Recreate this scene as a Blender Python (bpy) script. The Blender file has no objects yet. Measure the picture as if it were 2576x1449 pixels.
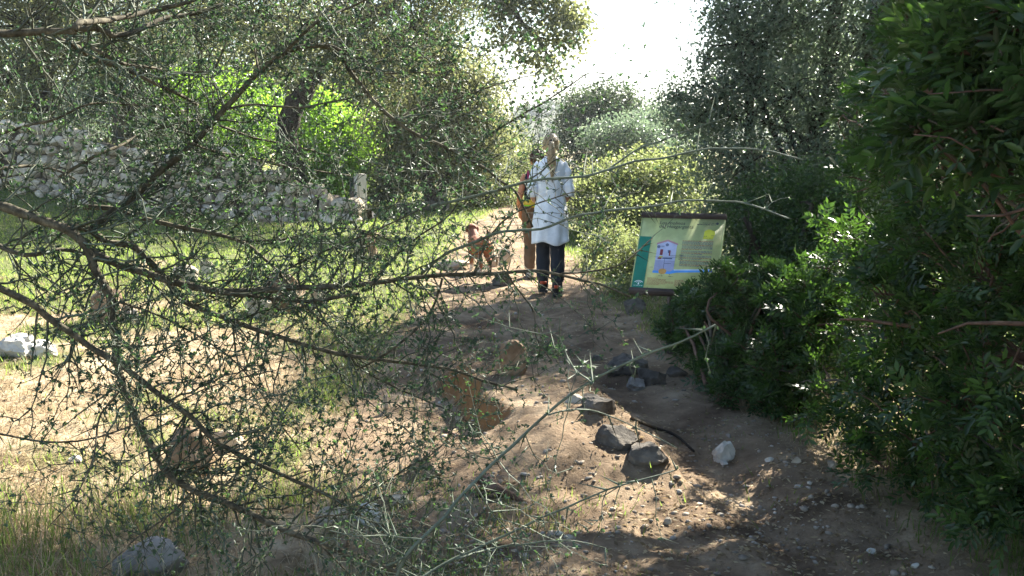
import bpy, bmesh, math, random
import numpy as np
from mathutils import Vector, Matrix, noise as mnoise

random.seed(7)
rng = np.random.default_rng(11)
SC = bpy.context.scene
COL = SC.collection

# ------------------------------------------------------------------ camera, sky, sun, exposure
CAM_Z, PITCH, FPX = 1.6, math.radians(8.4), 1005.0
cam_data = bpy.data.cameras.new("camera")
cam_data.sensor_width = 36.0
cam_data.lens = 36.0 * FPX / 1024.0
cam_data.clip_start = 0.05
cam_data.clip_end = 3000.0
cam = bpy.data.objects.new("camera", cam_data)
COL.objects.link(cam)
cam.location = (0, 0, CAM_Z)
cam.rotation_euler = (math.pi / 2 - PITCH, 0, 0)
SC.camera = cam

SUN_AZ, SUN_EL = math.radians(36), math.radians(35)      # azimuth to the right of +Y
world = bpy.data.worlds.new("World")
SC.world = world
world.use_nodes = True
wn = world.node_tree
bg = wn.nodes["Background"]
sky = wn.nodes.new("ShaderNodeTexSky")
sky.sky_type = 'NISHITA'
sky.sun_disc = False
sky.sun_elevation = SUN_EL
sky.sun_rotation = SUN_AZ
sky.air_density = 1.0
sky.dust_density = 0.6
sky.ozone_density = 1.0
wn.links.new(sky.outputs[0], bg.inputs[0])
bg.inputs[1].default_value = 0.052

sl = bpy.data.lights.new("sun", 'SUN')
sl.energy = 5.0
sl.angle = math.radians(0.5)
sl.color = (1.0, 0.94, 0.82)
sun = bpy.data.objects.new("sun", sl)
COL.objects.link(sun)
sdir = Vector((math.sin(SUN_AZ) * math.cos(SUN_EL), math.cos(SUN_AZ) * math.cos(SUN_EL), math.sin(SUN_EL)))
sun.rotation_euler = (-sdir).to_track_quat('-Z', 'Y').to_euler()
sun.location = sdir * 60

SC.view_settings.view_transform = 'Standard'
SC.view_settings.look = 'None'
SC.view_settings.exposure = 2.6
SC.view_settings.gamma = 1.0
SC.view_settings.use_curve_mapping = False
SC.render.engine = 'CYCLES'
SC.cycles.max_bounces = 6
SC.cycles.diffuse_bounces = 3
SC.cycles.transmission_bounces = 4
SC.cycles.volume_bounces = 0
HAZE = .0005
SC.cycles.caustics_reflective = False
SC.cycles.caustics_refractive = False

# ------------------------------------------------------------------ helpers
CS = math.cos(PITCH); SN = math.sin(PITCH)
K = 1024.0 / 2576.0

def ray(px, py):
    u = (px * K - 512.0) / FPX
    v = (288.0 - py * K) / FPX
    d = np.array([u, CS + v * SN, -SN + v * CS])
    return d / d[1]

def D(px, py, dist):
    """world point seen at that place of the view, dist metres ahead"""
    r = ray(px, py)
    return np.array([r[0] * dist, dist, CAM_Z + r[2] * dist])

def M(px, dist):
    return px * K / FPX * dist

def sst(a, b, x):
    t = np.clip((np.asarray(x, float) - a) / (b - a), 0, 1)
    return t * t * (3 - 2 * t)

def vnoise(x, y, seed=0):
    x = np.asarray(x, float); y = np.asarray(y, float)
    xi = np.floor(x).astype(np.int64); yi = np.floor(y).astype(np.int64)
    fx = x - xi; fy = y - yi
    def h(a, b):
        n = (a * 374761393 + b * 668265263 + seed * 974634777) & 0xffffffff
        n = ((n ^ (n >> 13)) * 1274126177) & 0xffffffff
        return ((n ^ (n >> 16)) & 0xffff) / 65535.0
    sx = fx * fx * (3 - 2 * fx); sy = fy * fy * (3 - 2 * fy)
    a = h(xi, yi) * (1 - sx) + h(xi + 1, yi) * sx
    b = h(xi, yi + 1) * (1 - sx) + h(xi + 1, yi + 1) * sx
    return a * (1 - sy) + b * sy

def fbm(x, y, seed=0, o=4):
    s = 0; a = .5
    for i in range(o):
        s = s + a * vnoise(x * 2 ** i, y * 2 ** i, seed + i)
        a *= .5
    return s

YS = [0, 3.5, 5, 7.6, 10, 13, 18, 24, 40]
XL = [-.2, -.35, -.95, -1.0, -.95, -.95, -.9, -.3, 0.2]
XR = [2.2, 1.9, 1.55, 1.3, 1.05, .85, .6, .2, .2]

def path_mask(x, y):
    xl = np.interp(y, YS, XL) + .35 * (fbm(x * 1.3, y * 1.3, 5) - .5)
    xr = np.interp(y, YS, XR) + .35 * (fbm(x * 1.3, y * 1.3, 9) - .5)
    return sst(-.16, .16, x - xl) * sst(-.16, .16, xr - x)

def height(x, y):
    x = np.asarray(x, float); y = np.asarray(y, float)
    z = .75 * sst(-4, -11, x) * sst(13, 24, y)
    z = z + .10 * sst(-1.2, -3.5, x) * sst(2, 6, y)
    # earth mound between the lit hollow on one side and the worn path on the other
    face = sst(5.05, 5.35, y) * sst(6.65, 6.35, y)
    xl = np.interp(y, [4.4, 5.2, 5.8, 6.4, 7.0], [.05, -.10, -.26, -.44, -.62]) + .09 * (vnoise(y * 4.0, y * 0 + .5, 3) - .5) + .05 * (vnoise(y * 13.0, y * 0 + .5, 8) - .5)
    xr = np.interp(y, [4.2, 4.8, 5.6, 6.3, 7.2], [.95, .80, .58, .40, .2]) + .10 * (vnoise(y * 3.7, y * 0 + 4.5, 4) - .5)
    m = sst(-.05 - .45 * (1 - face), .09 + .35 * (1 - face), x - xl) * sst(-.06, .08, xr - x + .04) * sst(4.25, 5.1, y) * sst(7.9, 6.9, y)
    z = z + .19 * m
    z = z - .05 * sst(.2, .7, x) * sst(2.4, 1.6, x) * sst(8, 6, y)
    # bank on the right of the path
    z = z + .12 * sst(1.6, 3.2, x) * sst(30, 10, y)
    near = sst(40, 8, y)
    # trodden ruts and scoured hollows along the path
    q = x - np.interp(y, [3, 5, 7.6, 10], [1.25, 1.15, .5, .15])
    z = z - .05 * np.exp(-(q / .16) ** 2) * (.3 + 1.1 * fbm(x * .8, y * 1.4, 91)) * sst(11, 9, y) * sst(2, 3.5, y)
    z = z - .04 * sst(.42, .70, fbm(x * 2.2, y * 2.2, 95, 3)) * near
    z = z + (.07 * (fbm(x * 1.1, y * 1.1, 21) - .5) + .046 * (fbm(x * 5, y * 5, 31, 3) - .5) * 1.4 + .026 * (fbm(x * 17, y * 17, 33, 2) - .4)) * near
    z = z + sst(40, 150, y) * 2.0 * (fbm(x * .03, y * .03, 41) - .5)
    return z

def hz(x, y):
    return float(height(np.array([x]), np.array([y]))[0])

def G(px, py):
    """ground point seen at that place of the view"""
    r = ray(px, py)
    t = 3.0
    lo, hi = 1.0, 200.0
    prev = None
    t = 1.5
    while t < 200:
        if CAM_Z + r[2] * t < hz(r[0] * t, t):
            break
        t *= 1.01
    return np.array([r[0] * t, t, hz(r[0] * t, t)])

def raw_mesh(name, V, F, mat=None, attrs=None, smooth=False):
    V = np.asarray(V, np.float32).reshape(-1, 3)
    me = bpy.data.meshes.new(name)
    me.vertices.add(len(V))
    me.vertices.foreach_set("co", V.ravel())
    Fs = F if isinstance(F, list) else [F]
    Fs = [np.asarray(f, np.int32) for f in Fs if len(f)]
    idx = np.concatenate([f.ravel() for f in Fs])
    tot = np.concatenate([np.full(len(f), f.shape[1], np.int32) for f in Fs])
    st = np.concatenate([[0], np.cumsum(tot)[:-1]]).astype(np.int32)
    me.loops.add(len(idx))
    me.loops.foreach_set("vertex_index", idx)
    me.polygons.add(len(tot))
    me.polygons.foreach_set("loop_start", st)
    me.update(calc_edges=True)
    if smooth:
        me.polygons.foreach_set("use_smooth", np.ones(len(tot), bool))
    if attrs:
        for k, (dom, arr) in attrs.items():
            a = me.attributes.new(k, 'FLOAT', dom)
            a.data.foreach_set("value", np.asarray(arr, np.float32))
    if mat:
        for m_ in (mat if isinstance(mat, (list, tuple)) else [mat]):
            me.materials.append(m_)
    return me

def root_loc(o):
    p = np.zeros(3)
    while o is not None:
        p += np.array(o.location); o = o.parent
    return p

def link(name, me, parent=None, kind=None):
    o = bpy.data.objects.new(name, me)
    COL.objects.link(o)
    if parent is not None:
        o.parent = parent
    if kind:
        o["kind"] = kind
    return o

def obj(name, V, F, mat, parent=None, kind=None, attrs=None, smooth=False):
    V = np.asarray(V, float).reshape(-1, 3)
    if parent is not None:
        V = V - root_loc(parent)
    return link(name, raw_mesh(name, V, F, mat, attrs, smooth), parent, kind)

def tag(o, label, cat, group=None):
    o["label"] = label; o["category"] = cat
    if group:
        o["group"] = group
    return o

def thing(name, label, cat, loc, group=None):
    o = bpy.data.objects.new(name, None)
    COL.objects.link(o)
    o.empty_display_size = .1
    o.location = loc
    return tag(o, label, cat, group)

class MB:
    """collects several shapes into one mesh"""
    def __init__(s):
        s.V = []; s.Q = []; s.T = []; s.n = 0
    def add(s, V, Q=(), T=()):
        V = np.asarray(V, float).reshape(-1, 3)
        if len(Q): s.Q.append(np.asarray(Q, int) + s.n)
        if len(T): s.T.append(np.asarray(T, int) + s.n)
        s.V.append(V); s.n += len(V)
    def build(s, name, mat, parent=None, kind=None, smooth=False):
        F = []
        if s.Q: F.append(np.concatenate(s.Q))
        if s.T: F.append(np.concatenate(s.T))
        return obj(name, np.concatenate(s.V), F, mat, parent, kind, None, smooth)

def catmull(P, step):
    P = np.asarray(P, float)
    A = np.vstack([2 * P[0] - P[1], P, 2 * P[-1] - P[-2]])
    out = []
    for i in range(1, len(A) - 2):
        n = max(2, int(np.linalg.norm(A[i + 1, :3] - A[i, :3]) / step))
        t = np.linspace(0, 1, n, endpoint=False)[:, None]
        p0, p1, p2, p3 = A[i - 1], A[i], A[i + 1], A[i + 2]
        out.append(.5 * ((2 * p1) + (-p0 + p2) * t + (2 * p0 - 5 * p1 + 4 * p2 - p3) * t ** 2 + (-p0 + 3 * p1 - 3 * p2 + p3) * t ** 3))
    out.append(A[-2][None])
    return np.vstack(out)

def tube(P, R, sides=6, cap=True):
    """V, quads, tris of a tube along P with radii R"""
    P = np.asarray(P, float); n = len(P)
    R = np.broadcast_to(np.asarray(R, float), (n,)) if np.ndim(R) < 2 else np.asarray(R, float)
    T = np.gradient(P, axis=0)
    T /= np.linalg.norm(T, axis=1)[:, None] + 1e-9
    ref = np.array([0, 0, 1.0]) if abs(T[0, 2]) < .9 else np.array([1.0, 0, 0])
    N = np.zeros_like(P)
    v = np.cross(T[0], ref); v /= np.linalg.norm(v)
    for i in range(n):
        v = v - T[i] * np.dot(v, T[i]); v /= np.linalg.norm(v) + 1e-9
        N[i] = v
    B = np.cross(T, N)
    a = np.arange(sides) * 2 * math.pi / sides
    V = P[:, None, :] + R[:, None, None] * (np.cos(a)[None, :, None] * N[:, None, :] + np.sin(a)[None, :, None] * B[:, None, :])
    V = V.reshape(-1, 3)
    i = np.arange(n - 1)[:, None] * sides; j = np.arange(sides)[None]
    j2 = (j + 1) % sides
    Q = np.stack([i + j, i + j2, i + sides + j2, i + sides + j], -1).reshape(-1, 4)
    Tt = []
    if cap:
        V = np.vstack([V, P[0], P[-1]])
        for k in range(sides):
            Tt.append((n * sides, (k + 1) % sides, k))
            Tt.append((n * sides + 1, (n - 1) * sides + k, (n - 1) * sides + (k + 1) % sides))
    return V, Q, np.array(Tt, int).reshape(-1, 3)

def ellipse_loft(C, RX, RY, sides=20, cap=True, wob=None):
    """rings lying flat (z up)"""
    C = np.asarray(C, float); n = len(C)
    a = np.arange(sides) * 2 * math.pi / sides
    V = np.zeros((n, sides, 3))
    for i in range(n):
        w = 1 + (wob[i] * np.sin(a * 7 + 1.3 * i * .2) + .6 * wob[i] * np.sin(a * 11 + 2) if wob is not None else 0)
        V[i, :, 0] = C[i, 0] + RX[i] * np.cos(a) * w
        V[i, :, 1] = C[i, 1] + RY[i] * np.sin(a) * w
        V[i, :, 2] = C[i, 2]
    V = V.reshape(-1, 3)
    i = np.arange(n - 1)[:, None] * sides; j = np.arange(sides)[None]
    j2 = (j + 1) % sides
    Q = np.stack([i + j, i + j2, i + sides + j2, i + sides + j], -1).reshape(-1, 4)
    T = []
    if cap:
        V = np.vstack([V, C[0], C[-1]])
        for k in range(sides):
            T.append((n * sides, (k + 1) % sides, k))
            T.append((n * sides + 1, (n - 1) * sides + k, (n - 1) * sides + (k + 1) % sides))
    return V, Q, np.array(T, int).reshape(-1, 3)

def box(c, s, R=None):
    c = np.asarray(c, float); s = np.asarray(s, float) / 2
    V = np.array([[x, y, z] for x in (-1, 1) for y in (-1, 1) for z in (-1, 1)], float) * s
    if R is not None:
        V = V @ np.asarray(R).T
    return V + c, np.array([(0, 1, 3, 2), (4, 6, 7, 5), (0, 4, 5, 1), (2, 3, 7, 6), (0, 2, 6, 4), (1, 5, 7, 3)])

def unit(v):
    return v / (np.linalg.norm(v, axis=-1, keepdims=True) + 1e-9)

def leaf_frames(n, up=.5, r=None):
    r = r or rng
    ax = unit(r.normal(size=(n, 3)))
    nr = unit(r.normal(size=(n, 3)) + np.array([0, 0, up]))
    nr = unit(nr - ax * np.sum(ax * nr, 1, keepdims=True))
    return ax, nr

def leaf_cards(P, ax, nr, ln, wd, fold=.18):
    """rhombic leaves, one folded quad each"""
    n = len(P)
    ln = np.broadcast_to(ln, (n,))[:, None]; wd = np.broadcast_to(wd, (n,))[:, None]
    sd = np.cross(ax, nr)
    V = np.stack([P, P + ax * ln * .45 + sd * wd * .5 + nr * wd * fold, P + ax * ln, P + ax * ln * .45 - sd * wd * .5 + nr * wd * fold], 1).reshape(-1, 3)
    F = np.arange(n * 4).reshape(-1, 4)
    return V, F

def leaf_cards6(P, ax, nr, ln, wd, fold=.15, droop=.12):
    """longer leaves with a midrib, two folded quads each"""
    n = len(P)
    ln = np.broadcast_to(ln, (n,))[:, None]; wd = np.broadcast_to(wd, (n,))[:, None]
    sd = np.cross(ax, nr)
    V = np.stack([P,
                  P + ax * ln * .32 + sd * wd * .46 + nr * wd * fold, P + ax * ln * .72 + sd * wd * .40 + nr * (wd * fold - ln * droop * .4),
                  P + ax * ln - nr * ln * droop,
                  P + ax * ln * .72 - sd * wd * .40 + nr * (wd * fold - ln * droop * .4), P + ax * ln * .32 - sd * wd * .46 + nr * wd * fold], 1).reshape(-1, 3)
    b = np.arange(n)[:, None] * 6
    F = np.concatenate([b + np.array([0, 1, 2, 3]), b + np.array([0, 3, 4, 5])], 1).reshape(-1, 4)
    return V, F

# ------------------------------------------------------------------ materials
def nodemat(name):
    m = bpy.data.materials.new(name)
    m.use_nodes = True
    nt = m.node_tree
    return m, nt, nt.nodes["Principled BSDF"], nt.nodes["Material Output"]

def ramp(nt, fac, stops):
    r = nt.nodes.new("ShaderNodeValToRGB")
    e = r.color_ramp.elements
    while len(e) < len(stops):
        e.new(.5)
    for el, (p, c) in zip(e, stops):
        el.position = p; el.color = (*c, 1)
    nt.links.new(fac, r.inputs[0])
    return r.outputs[0]

def noise_out(nt, scale, detail=4, rough=.6, coord='Object', stretch=None):
    tc = nt.nodes.new("ShaderNodeTexCoord")
    src = tc.outputs[coord]
    if stretch:
        mp = nt.nodes.new("ShaderNodeMapping")
        mp.inputs['Scale'].default_value = stretch
        nt.links.new(src, mp.inputs[0]); src = mp.outputs[0]
    n = nt.nodes.new("ShaderNodeTexNoise")
    n.inputs['Scale'].default_value = scale
    n.inputs['Detail'].default_value = detail
    n.inputs['Roughness'].default_value = rough
    nt.links.new(src, n.inputs['Vector'])
    return n.outputs['Fac']

def bump(nt, h, bs, strength=.5, dist=.01):
    b = nt.nodes.new("ShaderNodeBump")
    b.inputs['Strength'].default_value = strength
    b.inputs['Distance'].default_value = dist
    nt.links.new(h, b.inputs['Height'])
    nt.links.new(b.outputs[0], bs.inputs['Normal'])

def mottled(name, stops, scale=8, rough=.9, bstr=.4, bdist=.01, detail=5, spec=.2, stretch=None, rand=0.0):
    m, nt, bs, out = nodemat(name)
    f = noise_out(nt, scale, detail, .65, stretch=stretch)
    if rand:
        oi = nt.nodes.new("ShaderNodeObjectInfo")
        ma = nt.nodes.new("ShaderNodeMath"); ma.operation = 'MULTIPLY_ADD'
        nt.links.new(oi.outputs['Random'], ma.inputs[0]); ma.inputs[1].default_value = rand
        sb = nt.nodes.new("ShaderNodeMath"); sb.operation = 'SUBTRACT'
        nt.links.new(f, sb.inputs[0]); sb.inputs[1].default_value = rand * .5
        nt.links.new(sb.outputs[0], ma.inputs[2])
        c = ramp(nt, ma.outputs[0], stops)
    else:
        c = ramp(nt, f, stops)
    nt.links.new(c, bs.inputs['Base Color'])
    bs.inputs['Roughness'].default_value = rough
    bs.inputs['Specular IOR Level'].default_value = spec
    if bstr:
        bump(nt, noise_out(nt, scale * 3, 6, .7, stretch=stretch), bs, bstr, bdist)
    return m

def plain(name, c, rough=.7, spec=.3):
    m, nt, bs, out = nodemat(name)
    f = noise_out(nt, 14, 3)
    col = ramp(nt, f, [(.3, tuple(x * .86 for x in c)), (.7, tuple(min(1, x * 1.12) for x in c))])
    nt.links.new(col, bs.inputs['Base Color'])
    bs.inputs['Roughness'].default_value = rough
    bs.inputs['Specular IOR Level'].default_value = spec
    return m

def leafmat(name, stops, tstops, trans=.4, rough=.4, spec=.5):
    """leaf: glossy front plus light passing through; 'tint' gives each leaf its own colour"""
    m, nt, bs, out = nodemat(name)
    at = nt.nodes.new("ShaderNodeAttribute"); at.attribute_name = "tint"
    oi = nt.nodes.new("ShaderNodeObjectInfo")
    c = ramp(nt, at.outputs['Fac'], stops)
    nt.links.new(c, bs.inputs['Base Color'])
    bs.inputs['Roughness'].default_value = rough
    bs.inputs['Specular IOR Level'].default_value = spec
    tr = nt.nodes.new("ShaderNodeBsdfTranslucent")
    nt.links.new(ramp(nt, at.outputs['Fac'], tstops), tr.inputs[0])
    mx = nt.nodes.new("ShaderNodeMixShader"); mx.inputs[0].default_value = trans
    nt.links.new(bs.outputs[0], mx.inputs[1]); nt.links.new(tr.outputs[0], mx.inputs[2])
    nt.links.new(mx.outputs[0], out.inputs[0])
    return m

MAT = {}
MAT['bark_thorn'] = mottled("thorn_bark", [(.3, (.034, .029, .020)), (.5, (.085, .074, .050)), (.7, (.17, .15, .105))], 60, .9, .6, .003, stretch=(1, 1, 1))
MAT['twig'] = mottled("thorn_twig", [(.3, (.038, .042, .030)), (.6, (.088, .095, .066)), (.8, (.16, .17, .12))], 50, .8, 0, .002)
MAT['shoot'] = mottled("thorn_shoot", [(.3, (.065, .078, .056)), (.6, (.13, .155, .115)), (.8, (.20, .23, .17))], 50, .7, .2, .002)
MAT['bark_dark'] = mottled("dark_bark", [(.3, (.018, .014, .011)), (.55, (.05, .040, .030)), (.75, (.12, .10, .075))], 7, .95, .9, .05, stretch=(1, 1, .35))
MAT['bark_grey'] = mottled("grey_bark", [(.3, (.05, .042, .034)), (.6, (.13, .115, .09)), (.8, (.22, .20, .16))], 9, .95, .6, .02, stretch=(1, 1, .35))
MAT['bark_red'] = mottled("reddish_twig_bark", [(.3, (.06, .035, .025)), (.6, (.15, .09, .065)), (.8, (.22, .16, .12))], 25, .8, .3, .004)
MAT['stone'] = mottled("wall_stone", [(.25, (.20, .16, .11)), (.5, (.46, .39, .29)), (.75, (.64, .57, .45))], 6, .95, .6, .02, rand=.35)
MAT['core'] = mottled("wall_core", [(.3, (.05, .042, .03)), (.7, (.13, .11, .085))], 6, 1, .8, .05)
MAT['rock_pale'] = mottled("pale_rock", [(.3, (.24, .20, .15)), (.55, (.42, .37, .29)), (.75, (.56, .51, .43))], 9, .95, .6, .015, rand=.15)
MAT['rock_brown'] = mottled("brown_rock", [(.3, (.10, .065, .04)), (.5, (.22, .15, .095)), (.72, (.36, .29, .21))], 8, .95, .6, .015)
MAT['rock_dark'] = mottled("dark_rock", [(.3, (.050, .043, .036)), (.5, (.105, .092, .077)), (.75, (.24, .205, .16))], 8, .9, .7, .02, rand=.12)
MAT['rock_grey'] = mottled("grey_rock", [(.3, (.14, .125, .11)), (.55, (.25, .23, .205)), (.75, (.34, .315, .28))], 9, .95, .6, .015)
MAT['rock_white'] = mottled("white_rock", [(.3, (.36, .34, .30)), (.6, (.55, .53, .48)), (.8, (.62, .60, .55))], 10, .9, .5, .01)
MAT['lf_thorn'] = leafmat("thorn_leaf", [(0, (.034, .056, .038)), (.6, (.058, .090, .058)), (1, (.080, .125, .060))], [(0, (.05, .10, .045)), (.7, (.10, .19, .07)), (1, (.20, .40, .06))], .30, .5, .35)
MAT['lf_oak'] = leafmat("oak_leaf", [(0, (.050, .060, .032)), (.6, (.095, .110, .056)), (1, (.14, .15, .08))], [(0, (.13, .15, .06)), (.6, (.30, .33, .13)), (1, (.48, .48, .20))], .45, .36, .6)
MAT['lf_olive'] = leafmat("olive_leaf", [(0, (.045, .066, .046)), (.6, (.085, .112, .080)), (1, (.14, .17, .125))], [(0, (.10, .16, .09)), (.6, (.22, .31, .18)), (1, (.38, .45, .27))], .42, .34, .6)
MAT['lf_lime'] = leafmat("lime_leaf", [(0, (.045, .085, .015)), (.6, (.07, .13, .02)), (1, (.10, .16, .03))], [(0, (.18, .35, .03)), (.6, (.32, .58, .055)), (1, (.48, .72, .09))], .55, .35, .5)
MAT['lf_mastic'] = leafmat("mastic_leaf", [(0, (.013, .030, .011)), (.6, (.026, .054, .017)), (1, (.048, .092, .026))], [(0, (.05, .12, .02)), (.6, (.13, .28, .035)), (1, (.25, .48, .06))], .26, .40, .35)
MAT['lf_dark'] = leafmat("dark_leaf", [(0, (.022, .034, .020)), (.6, (.040, .056, .032)), (1, (.065, .085, .045))], [(0, (.05, .08, .03)), (.6, (.10, .15, .06)), (1, (.18, .23, .09))], .30, .45, .4)
MAT['lf_scrub'] = leafmat("scrub_leaf", [(0, (.060, .075, .036)), (.6, (.10, .12, .055)), (1, (.15, .16, .08))], [(0, (.16, .20, .07)), (.6, (.30, .36, .12)), (1, (.46, .48, .2))], .42, .5, .35)
MAT['grass'] = leafmat("grass_blade", [(0, (.055, .078, .024)), (.6, (.09, .125, .034)), (1, (.19, .18, .08))], [(0, (.19, .29, .05)), (.6, (.30, .42, .08)), (1, (.46, .42, .17))], .45, .6, .2)
MAT['straw'] = leafmat("dry_grass", [(0, (.13, .09, .05)), (.6, (.32, .25, .15)), (1, (.48, .40, .27))], [(0, (.22, .15, .08)), (.6, (.46, .36, .20)), (1, (.6, .50, .32))], .42, .7, .15)
MAT['gravel'] = mottled("gravel_stone", [(.3, (.12, .10, .08)), (.5, (.27, .23, .185)), (.75, (.46, .43, .38))], 5, .95, 0, .01)
# ------------------------------------------------------------------ ground sheet
def make_ground():
    ys = np.concatenate([np.linspace(-25, 1, 26, endpoint=False), np.linspace(1, 3, 16, endpoint=False), np.linspace(3, 9, 190, endpoint=False), 9 * np.exp(np.linspace(0, math.log(900 / 9), 130))])
    u = np.linspace(-1, 1, 270)
    u = np.sign(u) * (np.abs(u) * .55 + .45 * np.abs(u) ** 3)
    w = 3.2 + .95 * np.abs(ys)
    X = u[None] * w[:, None]; Y = np.repeat(ys[:, None], len(u), 1)
    Z = height(X, Y)
    ny, nx = X.shape
    V = np.stack([X, Y, Z], -1).reshape(-1, 3)
    i = np.arange(ny - 1)[:, None] * nx; j = np.arange(nx - 1)[None]
    Q = np.stack([i + j, i + j + 1, i + nx + j + 1, i + nx + j], -1).reshape(-1, 4)
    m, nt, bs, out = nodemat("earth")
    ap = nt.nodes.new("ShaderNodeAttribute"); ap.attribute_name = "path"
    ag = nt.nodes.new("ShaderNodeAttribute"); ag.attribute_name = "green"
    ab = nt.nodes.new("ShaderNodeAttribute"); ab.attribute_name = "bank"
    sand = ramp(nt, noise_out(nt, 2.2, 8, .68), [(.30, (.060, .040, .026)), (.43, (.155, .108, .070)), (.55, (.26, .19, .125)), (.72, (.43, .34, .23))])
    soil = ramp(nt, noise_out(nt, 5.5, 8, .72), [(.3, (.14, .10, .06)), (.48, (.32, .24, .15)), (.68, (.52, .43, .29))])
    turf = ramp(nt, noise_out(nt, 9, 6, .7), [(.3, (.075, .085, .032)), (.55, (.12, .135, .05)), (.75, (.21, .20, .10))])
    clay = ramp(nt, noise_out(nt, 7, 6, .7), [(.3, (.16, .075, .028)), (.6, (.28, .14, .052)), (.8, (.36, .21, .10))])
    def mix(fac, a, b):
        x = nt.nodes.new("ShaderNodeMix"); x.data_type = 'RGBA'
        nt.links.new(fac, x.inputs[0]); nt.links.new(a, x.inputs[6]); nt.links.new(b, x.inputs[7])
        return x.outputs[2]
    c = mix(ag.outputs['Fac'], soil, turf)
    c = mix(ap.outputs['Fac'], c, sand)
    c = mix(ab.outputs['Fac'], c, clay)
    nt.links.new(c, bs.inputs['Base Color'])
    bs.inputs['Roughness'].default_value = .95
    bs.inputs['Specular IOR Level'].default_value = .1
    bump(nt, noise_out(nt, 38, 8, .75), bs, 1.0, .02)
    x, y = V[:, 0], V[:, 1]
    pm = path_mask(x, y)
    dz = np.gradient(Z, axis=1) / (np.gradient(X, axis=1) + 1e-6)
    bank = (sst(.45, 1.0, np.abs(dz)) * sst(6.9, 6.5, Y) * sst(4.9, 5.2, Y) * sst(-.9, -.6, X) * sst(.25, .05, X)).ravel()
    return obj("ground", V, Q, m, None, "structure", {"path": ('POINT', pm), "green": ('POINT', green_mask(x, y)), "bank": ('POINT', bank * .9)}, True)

def green_mask(x, y):
    g = sst(.42, .58, fbm(x * .9, y * .9, 51) + .30 * (fbm(x * 3.1, y * 3.1, 53, 3) - .45) + .26 * sst(7.0, 10.5, y) - .05 * sst(8, 5, y))
    g = g * sst(60, 30, y) + .5 * sst(30, 60, y)
    return np.clip(g, 0, 1) * (1 - .96 * path_mask(x, y))

ground = make_ground()

# far hill behind the valley
def make_hill():
    n = 90; m_ = 24
    xs = np.linspace(-260, 260, n)
    ys = np.linspace(150, 330, m_)
    X, Y = np.meshgrid(xs, ys)
    prof = 10.5 * np.exp(-((xs - 14) / 24) ** 2) + 8.5 * np.exp(-((xs - 62) / 34) ** 2) + 12 * np.exp(-((xs + 130) / 60) ** 2) + 14 * np.exp(-((xs - 190) / 70) ** 2)
    Z = prof[None] * sst(150, 260, Y) + 2.0 * (fbm(X * .04, Y * .04, 71) - .5) * sst(150, 180, Y) - 1.5
    V = np.stack([X, Y, Z], -1).reshape(-1, 3)
    i = np.arange(m_ - 1)[:, None] * n; j = np.arange(n - 1)[None]
    Q = np.stack([i + j, i + j + 1, i + n + j + 1, i + n + j], -1).reshape(-1, 4)
    hm = mottled("hillside", [(.3, (.035, .05, .025)), (.6, (.07, .08, .04)), (.8, (.14, .13, .075))], .05, 1, 0, .1)
    h = obj("hill", V, Q, hm, None, "structure", None, True)
    r = np.random.default_rng(5)
    k = 800
    hx = r.uniform(-150, 170, k); hy = r.uniform(165, 300, k)
    prof2 = np.interp(hx, xs, prof)
    hzv = prof2 * sst(150, 260, hy) - 1.2
    c = np.repeat(np.stack([hx, hy, hzv + .7], 1), 34, 0)
    d = unit(r.normal(size=c.shape)) * (r.random((len(c), 1)) ** .4) * np.array([2.2, 2.2, 1.5]) * np.repeat(r.uniform(.6, 1.4, (k, 1)), 34, 0)
    ax, nr = leaf_frames(len(c), .8, r)
    Vv, F = leaf_cards(c + d, ax, nr, r.uniform(.8, 1.7, len(c)), .8)
    obj("far_woodland", Vv, F, MAT['lf_dark'], None, "stuff", {"tint": ('FACE', np.repeat(r.random(k), 34) * .6 + .4 * r.random(len(c)))})
make_hill()

# ------------------------------------------------------------------ rocks
def rock_mesh(name, size, seed, mat, sub=3, block=.45, rough=.16, squash=None):
    bm = bmesh.new()
    bmesh.ops.create_icosphere(bm, subdivisions=sub, radius=1.0)
    off = Vector((seed * 7.31, seed * 3.17, seed * 1.7))
    r = random.Random(seed)
    planes = []
    for _ in range(15 if block > .3 else 8):
        v = Vector((r.gauss(0, 1), r.gauss(0, 1), r.gauss(0, .8))).normalized()
        planes.append((v, r.uniform(.55, .88) if block > .3 else r.uniform(.7, .92)))
    for v in bm.verts:
        p = v.co.copy()
        m = max(abs(p.x), abs(p.y), abs(p.z))
        p = p.lerp(p / m * .82, block)
        p *= 1 + rough * 1.1 * mnoise.noise(p * 1.3 + off)
        for nrm, d in planes:
            e = p.dot(nrm) - d
            if e > 0:
                p -= nrm * e * .95
        p *= 1 + rough * .5 * mnoise.noise(p * 3.7 + off) + (rough * .30 * mnoise.noise(p * 8 + off) + rough * .22 * mnoise.noise(p * 17 + off) if sub > 2 else 0)
        v.co = Vector((p.x * size[0] * .56, p.y * size[1] * .56, p.z * size[2] * .56))
    me = bpy.data.meshes.new(name)
    bm.to_mesh(me); bm.free()
    me.polygons.foreach_set("use_smooth", np.ones(len(me.polygons), bool))
    me.set_sharp_from_angle(angle=math.radians(24 if block > .3 else 35))
    me.materials.append(MAT[mat])
    return me

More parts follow.
